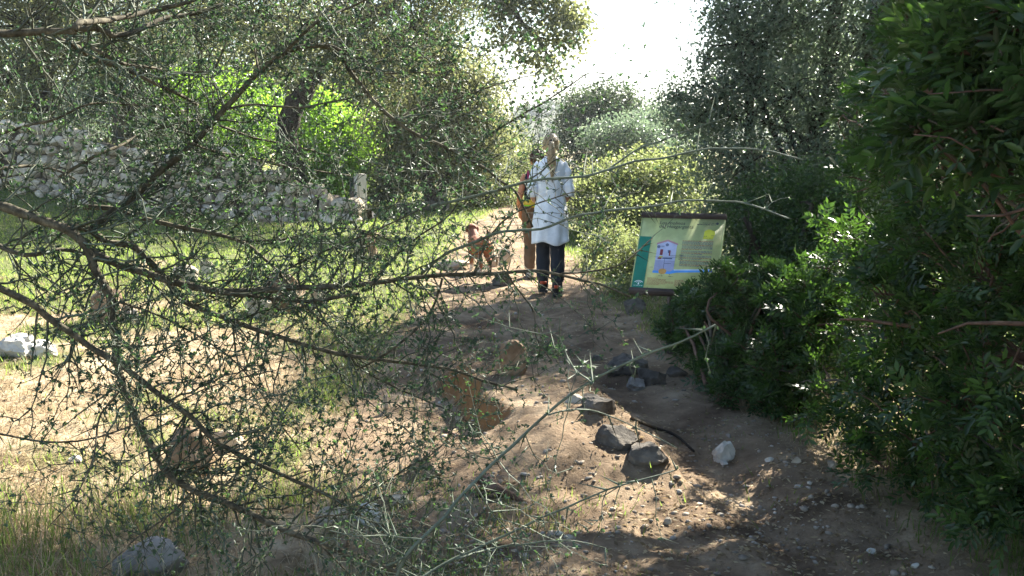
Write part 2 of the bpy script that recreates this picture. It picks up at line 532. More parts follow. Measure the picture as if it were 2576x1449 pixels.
def put_rock(px, py, w, h, mat, label, name="rock", depth=None, rot=(0, 0, 0), seed=1, group="rocks scattered over the ground", sink=.42, block=.45, rough=.24, cat="rock"):
    """px, py: middle of the foot of the rock in the view; w, h in view pixels"""
    g = G(px, py)
    W = M(w, g[1]); H = M(h, g[1]) * 1.02
    dp = (depth or .8) * W
    me = rock_mesh(name, (W, dp, H * (1 + sink) * 1.1), seed, mat, 4 if w * h > 1500 else 3, block, rough)
    o = link(name, me)
    y = g[1] + dp * .35
    x = g[0] * y / g[1]
    o.location = (x, y, hz(x, y) + H * (1 - sink) * .5)
    o.rotation_euler = rot
    return tag(o, label, cat, group)

put_rock(1290, 948, 74, 80, 'rock_brown', "upright rounded brown stone with pale lit cap standing on the earth mound", seed=3, sink=.2, depth=.85, rot=(0, .12, .3), block=.12, rough=.16)
put_rock(905, 665, 34, 74, 'rock_pale', "narrow pale stone stood on end in the grass behind the branches", seed=12, rot=(.05, .12, .4))
put_rock(938, 660, 30, 66, 'rock_brown', "tan slab leaning against the narrow upright pale stone", seed=13, rot=(.1, -.15, .2))
put_rock(715, 790, 120, 95, 'rock_brown', "big brown boulder with pale top behind the long level branch", seed=14, rot=(0, 0, .4))
put_rock(655, 808, 80, 40, 'rock_pale', "pale rounded stone at the foot of the big brown boulder", seed=15, rot=(0, .2, .9))
put_rock(800, 775, 52, 52, 'rock_pale', "squared sunlit stone between the brown boulder and the worn path", seed=16, block=.7)
put_rock(465, 712, 82, 38, 'rock_pale', "flat pale stone lying in the sunny grass below the wall", seed=17, rot=(0, .1, .2))
put_rock(520, 690, 40, 30, 'rock_pale', "small pale stone just behind the flat stone in the sunny grass", seed=18)
put_rock(272, 815, 100, 78, 'rock_brown', "low brown rock with dry grass hanging over it near the rising branch", seed=19, rough=.25)
put_rock(330, 812, 50, 40, 'rock_grey', "small grey rock beside the low brown rock with dry grass", seed=20)
put_rock(35, 900, 110, 55, 'rock_white', "chalky white slab at the frame edge among thorny twigs", seed=21, block=.6)
put_rock(105, 905, 70, 48, 'rock_white', "smaller chalky white stone next to the white slab", seed=22, block=.5)
put_rock(1268, 668, 40, 34, 'rock_pale', "tan block lying on the path beside the hikers' feet", seed=23, block=.75)
put_rock(1240, 672, 30, 26, 'rock_pale', "little pale stone touching the tan block beside the hikers", seed=24)
put_rock(1262, 726, 52, 34, 'rock_dark', "dark shaded stone in the middle of the path behind the woman's boot", seed=25)
put_rock(1140, 676, 95, 18, 'rock_pale', "long flat paving-like slab in the sunlit grass", seed=26, block=.75, depth=.5)
put_rock(1210, 690, 46, 16, 'rock_pale', "short flat slab in front of the long flat slab", seed=27, block=.7, depth=.6)
put_rock(925, 552, 46, 20, 'rock_grey', "grey stone at the foot of the pale post", seed=28)
put_rock(985, 556, 26, 14, 'rock_dark', "tiny dark stone lying in bright grass right of the pale post", seed=29)
put_rock(1575, 945, 110, 46, 'rock_dark', "broad dark slab breaking through the shaded path", seed=30, sink=0.6, block=.35, rough=.25)
put_rock(1640, 972, 72, 46, 'rock_dark', "square dark block at the end of the broad dark slab", seed=31, sink=0.55, block=.7, rot=(0, .1, .3))
put_rock(1600, 985, 70, 26, 'rock_grey', "greyish flat stone in front of the square dark block", seed=32, rot=(0, .1, .1))
put_rock(1505, 908, 34, 15, 'rock_dark', "small dark chip on the path above the broad dark slab", seed=33)
put_rock(1700, 950, 60, 22, 'rock_dark', "half buried dark stone by the mastic leaves", seed=34)
put_rock(1625, 1192, 126, 38, 'rock_dark', "large dark rock at the foot of the eroded step", seed=35, sink=.6, block=.7, rot=(0, .18, -.5), rough=.2)
put_rock(1550, 1130, 118, 40, 'rock_dark', "tilted dark rock set in the middle of the eroded step", seed=36, sink=.6, block=.7, rot=(0, .18, -.5), rough=.2)
put_rock(1500, 1050, 100, 32, 'rock_dark', "dark jagged rock at the top of the eroded step", seed=37, sink=.6, block=.7, rot=(0, .18, -.5), rough=.2)
put_rock(1450, 1018, 56, 26, 'rock_pale', "sunlit pale stone above the dark jagged rock", seed=38)
put_rock(1822, 1170, 66, 40, 'rock_white', "white angular stone alone on the shaded path", seed=39, block=.6, rot=(0, -.1, .4))
put_rock(1820, 1176, 22, 10, 'rock_white', "white pebble touching the white angular stone", seed=40)
put_rock(1935, 1164, 22, 10, 'rock_white', "small whitish stone right of the white angular stone", seed=41)
put_rock(2003, 1178, 28, 14, 'rock_pale', "small pale stone where the path meets the dark undergrowth", seed=42)
put_rock(2095, 1186, 32, 15, 'rock_pale', "pale flat stone in the grass under the mastic shrub", seed=43)
put_rock(2190, 1395, 30, 14, 'rock_white', "bright white flake on the shaded path near the bottom", seed=44, block=.6)
put_rock(2300, 1440, 26, 10, 'rock_white', "white flake at the bottom edge of the shaded path", seed=45)
put_rock(1075, 1205, 112, 46, 'rock_brown', "brown slab with a shaded face and sunlit top edge in the foreground", seed=46, block=.7, rough=.12, rot=(0, .05, -.1))
put_rock(480, 1200, 120, 100, 'rock_brown', "big rounded brown boulder in the shade of the thorny branches", seed=47, block=.2, rough=.12)
put_rock(575, 1140, 90, 56, 'rock_pale', "bright pale rock resting behind the big brown boulder in the shade", seed=48)
put_rock(190, 1175, 40, 20, 'rock_white', "small white stone in the weeds left of the rounded brown boulder", seed=49)
put_rock(380, 1470, 205, 86, 'rock_grey', "smooth grey-brown boulder cut by the bottom edge of the picture", seed=50, block=.35, rough=.1, depth=.75)
put_rock(840, 1318, 92, 44, 'rock_pale', "pale sunlit stone in the foreground weeds", seed=51, rot=(0, .1, .3))
put_rock(925, 1330, 86, 40, 'rock_white', "whitish slab right of the pale foreground stone", seed=52, block=.6)
put_rock(1005, 1275, 60, 26, 'rock_pale', "low pale stone between the brown slab and the root", seed=53)
put_rock(862, 1380, 30, 24, 'rock_brown', "small brown stone under the lowest thorny branch", seed=54)
put_rock(1595, 790, 60, 34, 'rock_dark', "dark stone on the bank edge below the information board", seed=55, rough=.2)
put_rock(1405, 1352, 26, 10, 'rock_white', "white chip on the sandy ground low in the middle", seed=56)
put_rock(1680, 1330, 24, 16, 'rock_pale', "pale chip lying on the path below the dark rocks", seed=57)
put_rock(1560, 1418, 30, 16, 'rock_brown', "little brown stone in the dappled sand at the bottom", seed=58)
put_rock(970, 1035, 16, 40, 'rock_pale', "slim pale stone standing in the sunlit hollow", seed=59, sink=.1)
put_rock(1155, 1060, 20, 12, 'rock_pale', "small flake at the shaded foot of the orange bank", seed=60)
put_rock(1170, 1105, 30, 14, 'rock_brown', "reddish stone lying against the orange bank", seed=61)
put_rock(345, 600, 26, 12, 'rock_pale', "little pale stone in the grass below the broken wall", seed=62)

# weathered root stump and stick
def root_stump():
    g = G(1240, 1262)
    root = thing("tree_root", "dark broken root stump poking out of the foreground soil", "root", tuple(g))
    P = np.array([G(1205, 1240) + [0, .04, .06], G(1225, 1243) + [0, .02, .045], G(1255, 1252) + [0, 0, .035], G(1285, 1262) + [0, 0, .015], G(1335, 1268) + [0, 0, -.01]])
    V, Q, T = tube(catmull(P, .03), np.linspace(.036, .010, len(catmull(P, .03))), 8)
    b = MB(); b.add(V, Q, T)
    b.build("stump", MAT['bark_red'], root, None, True)
    for a in ((1195, 1265, 1262, 1258), (1215, 1272, 1270, 1262)):
        p0, p1 = G(a[0], a[1]) + [0, 0, .015], G(a[2], a[3]) + [0, 0, .03]
        V, Q, T = tube(np.linspace(p0, p1, 5), [.006, .011, .014, .016, .018], 6)
        b = MB(); b.add(V, Q, T); b.build("rootlet", MAT['bark_dark'], root, None, True)
root_stump()

def ground_stick(pts, r, mat, label, name="stick"):
    P = np.array([G(*p) + [0, 0, r * .6] for p in pts])
    C = catmull(P, .04)
    V, Q, T = tube(C, np.linspace(r, r * .6, len(C)), 6)
    b = MB(); b.add(V, Q, T)
    o = b.build(name, MAT[mat], None, None, True)
    return tag(o, label, "stick", "sticks lying on the ground")
ground_stick([(1115, 1092), (1160, 1106), (1205, 1118)], .014, 'bark_red', "reddish stick lying at the foot of the orange bank")
ground_stick([(1590, 1058), (1650, 1085), (1700, 1100), (1745, 1140)], .012, 'bark_dark', "long dark stick lying along the edge of the shaded path")

# log and fallen timbers far down the meadow
def log(px0, px1, py, r, label):
    a, b_ = G(px0, py), G(px1, py + 1)
    V, Q, T = tube(np.linspace(a + [0, 0, r * .8], b_ + [0, 0, r * .8], 9), r * (1 + .06 * np.sin(np.arange(9) * 2)), 10)
    m = MB(); m.add(V, Q, T)
    tag(m.build("log", MAT['bark_grey'], None, None, True), label, "log", "logs at the end of the meadow")
log(1048, 1128, 530, .13, "long brown log lying across the end of the sunlit meadow")
log(1000, 1034, 541, .14, "short log with its sawn end facing the viewer")

# ------------------------------------------------------------------ dry stone wall
def stone_wall():
    base_px = [(-60, 470), (60, 472), (150, 478), (350, 520), (560, 538), (700, 545), (800, 553), (905, 562)]
    top_px = [300, 305, 318, 368, 382, 420, 468, 505]
    B = np.array([G(*p) for p in base_px])
    Tz = np.array([D(p[0], t, b[1])[2] for p, t, b in zip(base_px, top_px, B)])
    root = thing("stone_wall", "tumbledown dry stone wall of pale rubble along the left of the meadow", "wall", tuple(B[4]))
    s = np.concatenate([[0], np.cumsum(np.linalg.norm(np.diff(B[:, :2], axis=0), axis=1))])
    L = s[-1]
    r = random.Random(4)
    meshes = [rock_mesh("stone", (1, 1, 1), 100 + k, 'stone', 2, .72, .17) for k in range(9)]
    # hearting behind the faces
    n = 60
    ss = np.linspace(0, L, n)
    bx = np.stack([np.interp(ss, s, B[:, i]) for i in range(3)], 1); tz = np.interp(ss, s, Tz)
    dirv = np.gradient(bx[:, :2], axis=0); dirv /= np.linalg.norm(dirv, axis=1)[:, None]
    nv = np.stack([-dirv[:, 1], dirv[:, 0]], 1)
    V = []
    for i in range(n):
        top = tz[i] - .16 + .05 * math.sin(i * 1.7)
        for off, z in ((-.16, bx[i, 2] - .2), (-.10, top), (.30, top), (.36, bx[i, 2] - .2)):
            V.append((bx[i, 0] + nv[i, 0] * off, bx[i, 1] + nv[i, 1] * off, z))
    Q = [(i * 4 + k, i * 4 + k + 1, i * 4 + 5 + k, i * 4 + 4 + k) for i in range(n - 1) for k in range(3)]
    obj("hearting", V, np.array(Q), MAT['core'], root)
    rl = root_loc(root)
    cnt = 0
    def stone(sx, z, w, h, d, off):
        b = np.array([np.interp(sx, s, B[:, i]) for i in range(2)])
        i = min(n - 1, int(sx / L * (n - 1)))
        p = b + nv[i] * off
        o = link("stone", meshes[r.randrange(9)], root)
        o.location = (p[0] - rl[0], p[1] - rl[1], z - rl[2])
        a = math.atan2(dirv[i, 1], dirv[i, 0])
        o.rotation_euler = (r.uniform(-.15, .15), r.uniform(-.2, .2), a + r.uniform(-.25, .25))
        o.scale = (w * 1.12, d, h * 1.16)
    z_lev = 0
    rows = 0
    while True:
        sx = r.uniform(0, .2); any_ = False
        hrow = r.uniform(.20, .27)
        while sx < L:
            w = r.uniform(.24, .52)
            b0 = float(np.interp(sx + w / 2, s, B[:, 2])); t0 = float(np.interp(sx + w / 2, s, Tz))
            h = hrow * r.uniform(.85, 1.15)
            z = b0 + z_lev + h / 2
            if z + h * .3 < t0 + r.uniform(-.05, .12):
                stone(sx + w / 2, z, w, h, r.uniform(.28, .42), -.16 + z_lev * .06 + r.uniform(-.07, .05))
                any_ = True; cnt += 1
            sx += w * .97
        z_lev += hrow * .95; rows += 1
        if not any_ or rows > 14:
            break
    for k in range(26):                       # fallen rubble at its foot
        sx = r.uniform(0, L); w = r.uniform(.15, .36)
        stone(sx, float(np.interp(sx, s, B[:, 2])) + w * .2, w, w * .7, w * .8, -r.uniform(.4, 1.1))
    print("wall stones", cnt)
    return B, s, nv
stone_wall()

# wire fence along the top of the wall
def wire_fence():
    pts = [(-40, 300), (130, 312), (300, 372), (500, 380), (535, 384)]
    dists = [22.5, 22.6, 23.5, 23.2, 23.0]
    root = thing("wire_fence", "old wire fence with leaning grey posts on top of the stone wall", "fence", tuple(D(300, 400, 23.4)))
    r = random.Random(3)
    for (px, py), d in zip(pts, dists):
        lo = D(px, py + 26, d + .25); hi = lo + np.array([r.uniform(-.08, .08), 0, 1.35])
        V, Q, T = tube(np.linspace(lo, hi, 5), .035, 6)
        b = MB(); b.add(V, Q, T); b.build("post", MAT['bark_grey'], root, None, True)
    for k in range(4):
        P = []
        for (px, py), d in zip(pts, dists):
            P.append(D(px, py + 26, d + .22) + np.array([0, 0, .45 + .26 * k]))
        C = catmull(np.array(P), .5)
        C[:, 2] -= .03 * np.sin(np.arange(len(C)) * .9)
        V, Q, T = tube(C, .007, 4)
        b = MB(); b.add(V, Q, T); b.build("wire", plain("galvanised_wire", (.45, .45, .43), .5), root)
wire_fence()

# pale gate post
def gate_post():
    g = G(908, 556)
    h = M(556 - 432, g[1])
    root = thing("gate_post", "pale square post standing at the broken end of the stone wall", "post", tuple(g))
    w = M(26, g[1])
    bm = bmesh.new()
    bmesh.ops.create_cube(bm, size=1)
    for v in bm.verts:
        v.co = Vector((v.co.x * w, v.co.y * w, v.co.z * h + h / 2 - .05))
    bmesh.ops.bevel(bm, geom=bm.edges[:], offset=.012, segments=2, affect='EDGES')
    me = bpy.data.meshes.new("shaft"); bm.to_mesh(me); bm.free()
    me.materials.append(mottled("pale_timber", [(.3, (.38, .35, .29)), (.6, (.55, .52, .45)), (.8, (.64, .62, .56))], 6, .85, .2, .004, stretch=(1, 1, .2)))
    o = link("shaft", me, root); o.rotation_euler = (0, 0, .55)
    # the thin weathered stake nailed to its side
    V, Q = box(g + np.array([-w * .82, .05, h * .42]), (w * .4, w * .5, h * .9))
    b = MB(); b.add(V, Q); b.build("stake", MAT['bark_grey'], root)
gate_post()

# ------------------------------------------------------------------ information board
def text_mesh(body, size, shear=0.0, align='LEFT'):
    cu = bpy.data.curves.new("lettering", 'FONT')
    cu.body = body; cu.size = size; cu.shear = shear; cu.align_x = align
    cu.resolution_u = 3
    o = bpy.data.objects.new("lettering", cu)
    me = bpy.data.meshes.new_from_object(o)
    V = np.array([v.co[:] for v in me.vertices]); F = [list(p.vertices) for p in me.polygons]
    bpy.data.objects.remove(o); bpy.data.curves.remove(cu); bpy.data.meshes.remove(me)
    return V, F

def information_board():
    d = 7.5
    foot = G(1712, 893)
    bc = D(1706, 640, 7.45)                      # middle of the board
    yaw, tilt = math.radians(-20), math.radians(36)
    ex = np.array([math.cos(yaw), math.sin(yaw), 0])
    hz_ = np.array([math.sin(yaw), -math.cos(yaw), 0])          # the way the board faces, level
    ez = math.cos(tilt) * hz_ + math.sin(tilt) * 0 + np.array([0, 0, math.sin(tilt)])
    nrm = hz_ * math.cos(tilt) + np.array([0, 0, math.sin(tilt)])
    up = -hz_ * math.sin(tilt) + np.array([0, 0, math.cos(tilt)])
    R = np.stack([ex, up, nrm], 1)
    W, H = .615, .62
    root = thing("information_board", "tilted pale green information board with mill drawing on a thick post beside the path", "sign", (bc[0], bc[1] + .25, hz(bc[0], bc[1] + .25)))
    def P(u, v, w=0):
        return bc + ex * u + up * v + nrm * w
    def solid(name, cu, cv, cw, su, sv, sw, mat, parent, kind=None):
        V, Q = box((0, 0, 0), (su, sv, sw))
        bm = bmesh.new()
        vs = [bm.verts.new(v) for v in V]
        for q in Q: bm.faces.new([vs[k] for k in q])
        bmesh.ops.recalc_face_normals(bm, faces=bm.faces[:])
        bmesh.ops.bevel(bm, geom=bm.edges[:], offset=min(su, sv, sw) * .16, segments=2, affect='EDGES')
        bm.verts.index_update()
        V = np.array([v.co[:] for v in bm.verts]); F = [[v.index for v in f.verts] for f in bm.faces]
        bm.free()
        V = V @ R.T + P(cu, cv, cw)
        q4 = np.array([f for f in F if len(f) == 4]); q3 = np.array([f for f in F if len(f) == 3]).reshape(-1, 3)
        return obj(name, V, [q4, q3] if len(q3) else [q4], mat, parent)
    wood = mottled("dark_stained_wood", [(.3, (.035, .026, .024)), (.6, (.085, .065, .058)), (.8, (.17, .14, .125))], 9, .75, .4, .004, stretch=(.15, 1, 1))
    cream = plain("panel_cream", (.50, .55, .24), .35, .5)
    panel = solid("panel", 0, 0, 0, W, H, .022, cream, root)
    solid("top_rail", 0, H / 2 + .018, .006, W + .03, .042, .055, wood, root)
    solid("bottom_rail", 0, -H / 2 - .018, .006, W + .03, .042, .055, wood, root)
    for s in (-1, 1):
        solid("side_rail", s * (W / 2 + .005), 0, -.004, .009, H, .03, cream, root)
    # post
    pp = bc + np.array([.03, .12, 0])
    ph = bc[2] - hz(pp[0], pp[1])
    V, Q = box((pp[0], pp[1], bc[2] - ph / 2 - .13), (.15, .13, ph + .1))
    b = MB(); b.add(V, Q); b.build("post", wood, root)
    V, Q = box((0, 0, 0), (.36, .09, .05))
    V = V @ R.T + P(0, 0, -.04)
    b = MB(); b.add(V, Q); b.build("bracket", wood, root)
    # flat print, each ink its own shapes a hair above the panel
    def flat(name, polys, mat, lift=.0125):
        V = []; fs = {}
        for poly in polys:
            i0 = len(V)
            V += [P(u, v, lift) for u, v in poly]
            fs.setdefault(len(poly), []).append([i0 + k for k in range(len(poly))])
        return obj(name, V, [np.array(f) for f in fs.values()], mat, panel)
    X = lambda a: (a - .5) * W          # 0..1 across
    Y = lambda a: (.5 - a) * H          # 0..1 down
    def rect(x0, y0, x1, y1):
        return [(X(x0), Y(y1)), (X(x1), Y(y1)), (X(x1), Y(y0)), (X(x0), Y(y0))]
    green = plain("print_green", (.012, .20, .125), .35, .5)
    ink = plain("print_ink", (.05, .055, .06), .5)
    grey = plain("print_grey", (.20, .22, .22), .5)
    redink = plain("print_red", (.38, .16, .10), .5)
    blue = plain("print_blue", (.10, .33, .78), .4)
    lilac = plain("print_lilac", (.50, .54, .74), .4)
    violet = plain("print_violet", (.36, .38, .56), .4)
    pink = plain("print_tile_red", (.50, .26, .30), .4)
    maroon = plain("print_maroon", (.24, .05, .06), .4)
    white = plain("print_white", (.78, .80, .78), .4)
    yellow = plain("print_yellow", (.62, .62, .06), .4)
    ochre = plain("print_ochre", (.62, .34, .10), .4)
    flat("green_band", [rect(.0, .275, .145, .998)], green)
    # title
    for k, (body, yy) in enumerate((("Los molinos", .095), ("del Hozgarganta", .145))):
        V, F = text_mesh(body, .040, .18)
        V = np.array([P(X(.215) + v[0], Y(yy) + v[1], .0128) for v in V])
        fs = {}
        for f in F: fs.setdefault(len(f), []).append(f)
        obj("title", V, [np.array(f) for f in fs.values()], ink, panel)
    r = random.Random(9)
    def words(x0, x1, y, h, out, end=1.0):
        x = x0
        while x < x0 + (x1 - x0) * end:
            w = r.uniform(.012, .04)
            out.append(rect(x, y, min(x + w, x1), y + h * r.uniform(.7, 1)))
            x += w + .006
    # park heading and small map
    L = []; words(.745, .905, .058, .008, L); words(.68, .905, .080, .010, L); flat("heading", L, ink)["kind"] = "stuff"
    a = np.linspace(0, 2 * math.pi, 14, endpoint=False)
    flat("emblem", [[(X(.925) + .011 * math.cos(t), Y(.066) + .011 * math.sin(t)) for t in a]], ink)
    flat("map", [[(X(.775), Y(.285)), (X(.785), Y(.175)), (X(.83), Y(.15)), (X(.90), Y(.165)), (X(.915), Y(.22)), (X(.89), Y(.285))]], yellow)
    L = []; words(.87, .91, .165, .006, L); words(.78, .82, .245, .006, L); words(.87, .915, .235, .006, L); words(.78, .88, .27, .006, L); flat("map_names", L, ink, .0135)["kind"] = "stuff"
    # text column, alternate dark and red lines
    La, Lb = [], []
    y = .315
    for para, red in ((9, 4), (4, 2), (4, 2), (6, 4)):
        for k in range(para):
            words(.535, .905, y, .0095, Lb if k % 4 == red % 4 else La, .66 if k == para - 1 else 1)
            y += .0145
        y += .009
    flat("text_column", La, grey)["kind"] = "stuff"; flat("text_column_red", Lb, redink)["kind"] = "stuff"
    # captions at the foot
    L = []
    for k in range(7):
        words(.175, .50 if k in (3, 4) else .40, .845 + k * .0145, .007, L, .55 if k in (0, 6) else 1)
    for k in range(6):
        words(.51, .86, .860 + k * .0145, .007, L, .3 if k == 0 else (.9 if k < 5 else .8))
    flat("captions", L, redink)["kind"] = "stuff"
    # mill section: gabled white house over a grey tank, water channel running in from the side
    flat("mill_wall", [rect(.235, .375, .475, .625)], lilac, .0127)
    flat("mill_gable", [[(X(.235), Y(.375)), (X(.475), Y(.375)), (X(.355), Y(.33))]], lilac, .0127)
    flat("mill_tank", [rect(.235, .60, .475, .765)], violet, .0130)
    flat("mill_roof", [[(X(.225), Y(.385)), (X(.355), Y(.335)), (X(.355), Y(.31)), (X(.225), Y(.363))], [(X(.355), Y(.335)), (X(.485), Y(.385)), (X(.485), Y(.363)), (X(.355), Y(.31))]], pink, .0133)
    flat("water_channel", [[(X(.225), Y(.775)), (X(.43), Y(.785)), (X(.52), Y(.762)), (X(.92), Y(.735)), (X(.92), Y(.695)), (X(.475), Y(.725)), (X(.44), Y(.75)), (X(.225), Y(.745))]], blue, .0136)
    flat("water_light", [[(X(.48), Y(.735)), (X(.915), Y(.712)), (X(.915), Y(.697)), (X(.48), Y(.722))]], plain("print_pale_blue", (.55, .70, .88), .4), .0140)
    flat("channel_end", [rect(.915, .692, .935, .738)], plain("print_navy", (.05, .07, .30), .4), .0142)
    flat("wheel", [[(X(.345) + .030 * math.cos(t), Y(.752) + .024 * math.sin(t)) for t in a]], ochre, .0142)
    for q_ in (rect(.28, .45, .315, .53), rect(.262, .565, .31, .585), rect(.392, .465, .408, .535)):
        flat("millstone", [q_], maroon, .0139)
    flat("hopper", [[(X(.37), Y(.458)), (X(.405), Y(.458)), (X(.397), Y(.50)), (X(.38), Y(.50))]], plain("print_slate", (.10, .14, .25), .4), .0138)
    flat("mill_floor", [rect(.32, .565, .44, .582)], bpy.data.materials["print_slate"], .0138)
    flat("grain_box", [rect(.275, .545, .32, .563)], yellow, .0140)
    flat("hanging_wheels", [[(X(cx) + .013 * math.cos(t), Y(cy) + .013 * math.sin(t)) for t in a] for cx, cy in ((.355, .385), (.255, .415))] + [rect(.285, .40, .325, .407), rect(.285, .413, .325, .419)], plain("print_slate_blue", (.16, .19, .30), .4), .0138)
    for q_ in [rect(.348, .585, .352, .73), rect(.3525, .642, .435, .646), rect(.215, .556, .50, .559), rect(.40, .533, .52, .537), rect(.18, .700, .225, .703), rect(.335, .785, .339, .805), rect(.435, .785, .439, .805)]:
        flat("leader_line", [q_], ink, .0143)
    L = []
    for (x, y_) in ((.52, .515), (.52, .53), (.515, .555), (.515, .575), (.305, .812), (.425, .815), (.70, .80)):
        words(x, x + .05, y_, .007, L)
    flat("small_captions", L, ink, .0143)["kind"] = "stuff"
    flat("flag", [rect(.875, .865, .955, .908)], plain("print_flag_blue", (.04, .08, .45), .4))
    # green regional emblem: two arcs over a small figure
    def arc(r0, r1, a0, a1, cx, cy, n=12):
        o = []
        for k in range(n):
            t0 = a0 + (a1 - a0) * k / n; t1 = a0 + (a1 - a0) * (k + 1) / n
            o.append([(cx + r0 * math.cos(t0), cy + r0 * math.sin(t0) * .8), (cx + r1 * math.cos(t0), cy + r1 * math.sin(t0) * .8), (cx + r1 * math.cos(t1), cy + r1 * math.sin(t1) * .8), (cx + r0 * math.cos(t1), cy + r0 * math.sin(t1) * .8)])
        return o
    cx, cy = X(.078), Y(.935)
    L = arc(.030, .037, .5, 2.64, cx, cy) + arc(.019, .024, .6, 2.54, cx, cy)
    L += [[(cx - .006, cy - .006), (cx + .006, cy - .006), (cx + .004, cy + .010), (cx - .003, cy + .010)]]
    words(.02, .13, .955, .006, L)
    flat("logo", L, white, .0140)
information_board()
# ------------------------------------------------------------------ people and dog
def body_mesh(name, parts, mat, parent, voxel=.008, smooth=3, loc=None):
    b = MB()
    for V, Q, T in parts:
        b.add(V, Q, T)
    o = b.build(name, mat, parent, None, True)
    m = o.modifiers.new("remesh", 'REMESH'); m.mode = 'VOXEL'; m.voxel_size = voxel; m.use_smooth_shade = True
    s = o.modifiers.new("smooth", 'SMOOTH'); s.iterations = smooth; s.factor = .5
    return o

def limb(pts, rad, sides=12):
    P = np.array(pts, float)
    A = np.hstack([P, np.array(rad)[:, None]])
    C = catmull(A, .03)
    return tube(C[:, :3], C[:, 3], sides)

def head_parts(c, s, turn=0.0):
    """skull, jaw, nose, ears; face towards +y turned by 'turn'"""
    ca, sa = math.cos(turn), math.sin(turn)
    def tr(p):
        return np.array([c[0] + (p[0] * ca - p[1] * sa) * s, c[1] + (p[0] * sa + p[1] * ca) * s, c[2] + p[2] * s])
    out = []
    def blob(p, r, n=10):
        z = np.linspace(-.999, .999, n)
        V, Q, T = ellipse_loft(np.stack([0 * z, 0 * z, z * r[2]], 1), r[0] * np.sqrt(1 - z * z), r[1] * np.sqrt(1 - z * z), 16)
        V = np.array([tr(v + np.array(p)) for v in V])
        out.append((V, Q, T))
    blob((0, -.01, .02), (.073, .092, .092))
    blob((0, .028, -.045), (.052, .062, .068))
    blob((0, .098, -.012), (.012, .016, .024), 6)
    for s_ in (-1, 1):
        blob((s_ * .076, -.005, -.015), (.010, .022, .032), 6)
        blob((s_ * .03, .078, -.052), (.012, .012, .007), 5)
    return out, tr

def hand(wrist, direc, palm_n, side, curl=.5, s=1.0):
    d = unit(np.array(direc, float)); n = unit(np.array(palm_n, float)); n = unit(n - d * np.dot(n, d)); t = np.cross(d, n) * side
    w = np.array(wrist, float)
    parts = [limb([w - d * .01, w + d * .04 * s, w + d * .085 * s], [.024 * s, .030 * s, .028 * s], 10)]
    for k, L in enumerate((.066, .076, .072, .056)):
        b = w + d * .082 * s + t * (.027 - .018 * k) * s
        j1 = b + (d * math.cos(curl * .5) + n * math.sin(curl * .5)) * L * .5 * s
        j2 = j1 + (d * math.cos(curl * 1.3) + n * math.sin(curl * 1.3)) * L * .5 * s
        parts.append(limb([b - d * .02, b, j1, j2], [.0085 * s, .0095 * s, .009 * s, .0075 * s], 8))
    b = w + d * .03 * s + t * .026 * s
    j1 = b + (d * .6 + t * .7 + n * .2) * .035 * s; j2 = j1 + (d * .9 + n * .3 + t * .1) * .028 * s
    parts.append(limb([b - t * .015, b, j1, j2], [.011, .012 * s, .010 * s, .008 * s], 8))
    return parts

SKIN = plain("skin", (.50, .27, .17), .55, .35)
SKIN2 = plain("orange_lit_skin", (.52, .22, .11), .5, .35)  # orange light on the second hiker is put into this skin colour

def eyes(tr, parent):
    for s_ in (-1, 1):
        b = MB()
        z = np.linspace(-.999, .999, 6)
        V, Q, T = ellipse_loft(np.stack([0 * z, 0 * z, z * .010], 1), .013 * np.sqrt(1 - z * z), .009 * np.sqrt(1 - z * z), 8)
        V = np.array([tr(v + np.array((s_ * .031, .077, .008))) for v in V])
        b.add(V, Q, T)
        b.build("eye", plain("eye", (.10, .07, .05), .2, .5), parent)

def hair_strands(name, seeds, mat, parent, rad=.0045):
    b = MB()
    for P, r0 in seeds:
        C = catmull(np.array(P), .03)
        rr = r0 * np.sin(np.linspace(.5, 3.0, len(C))) ** .5
        b.add(*tube(C, rr, 5))
    return b.build(name, mat, parent, None, True)

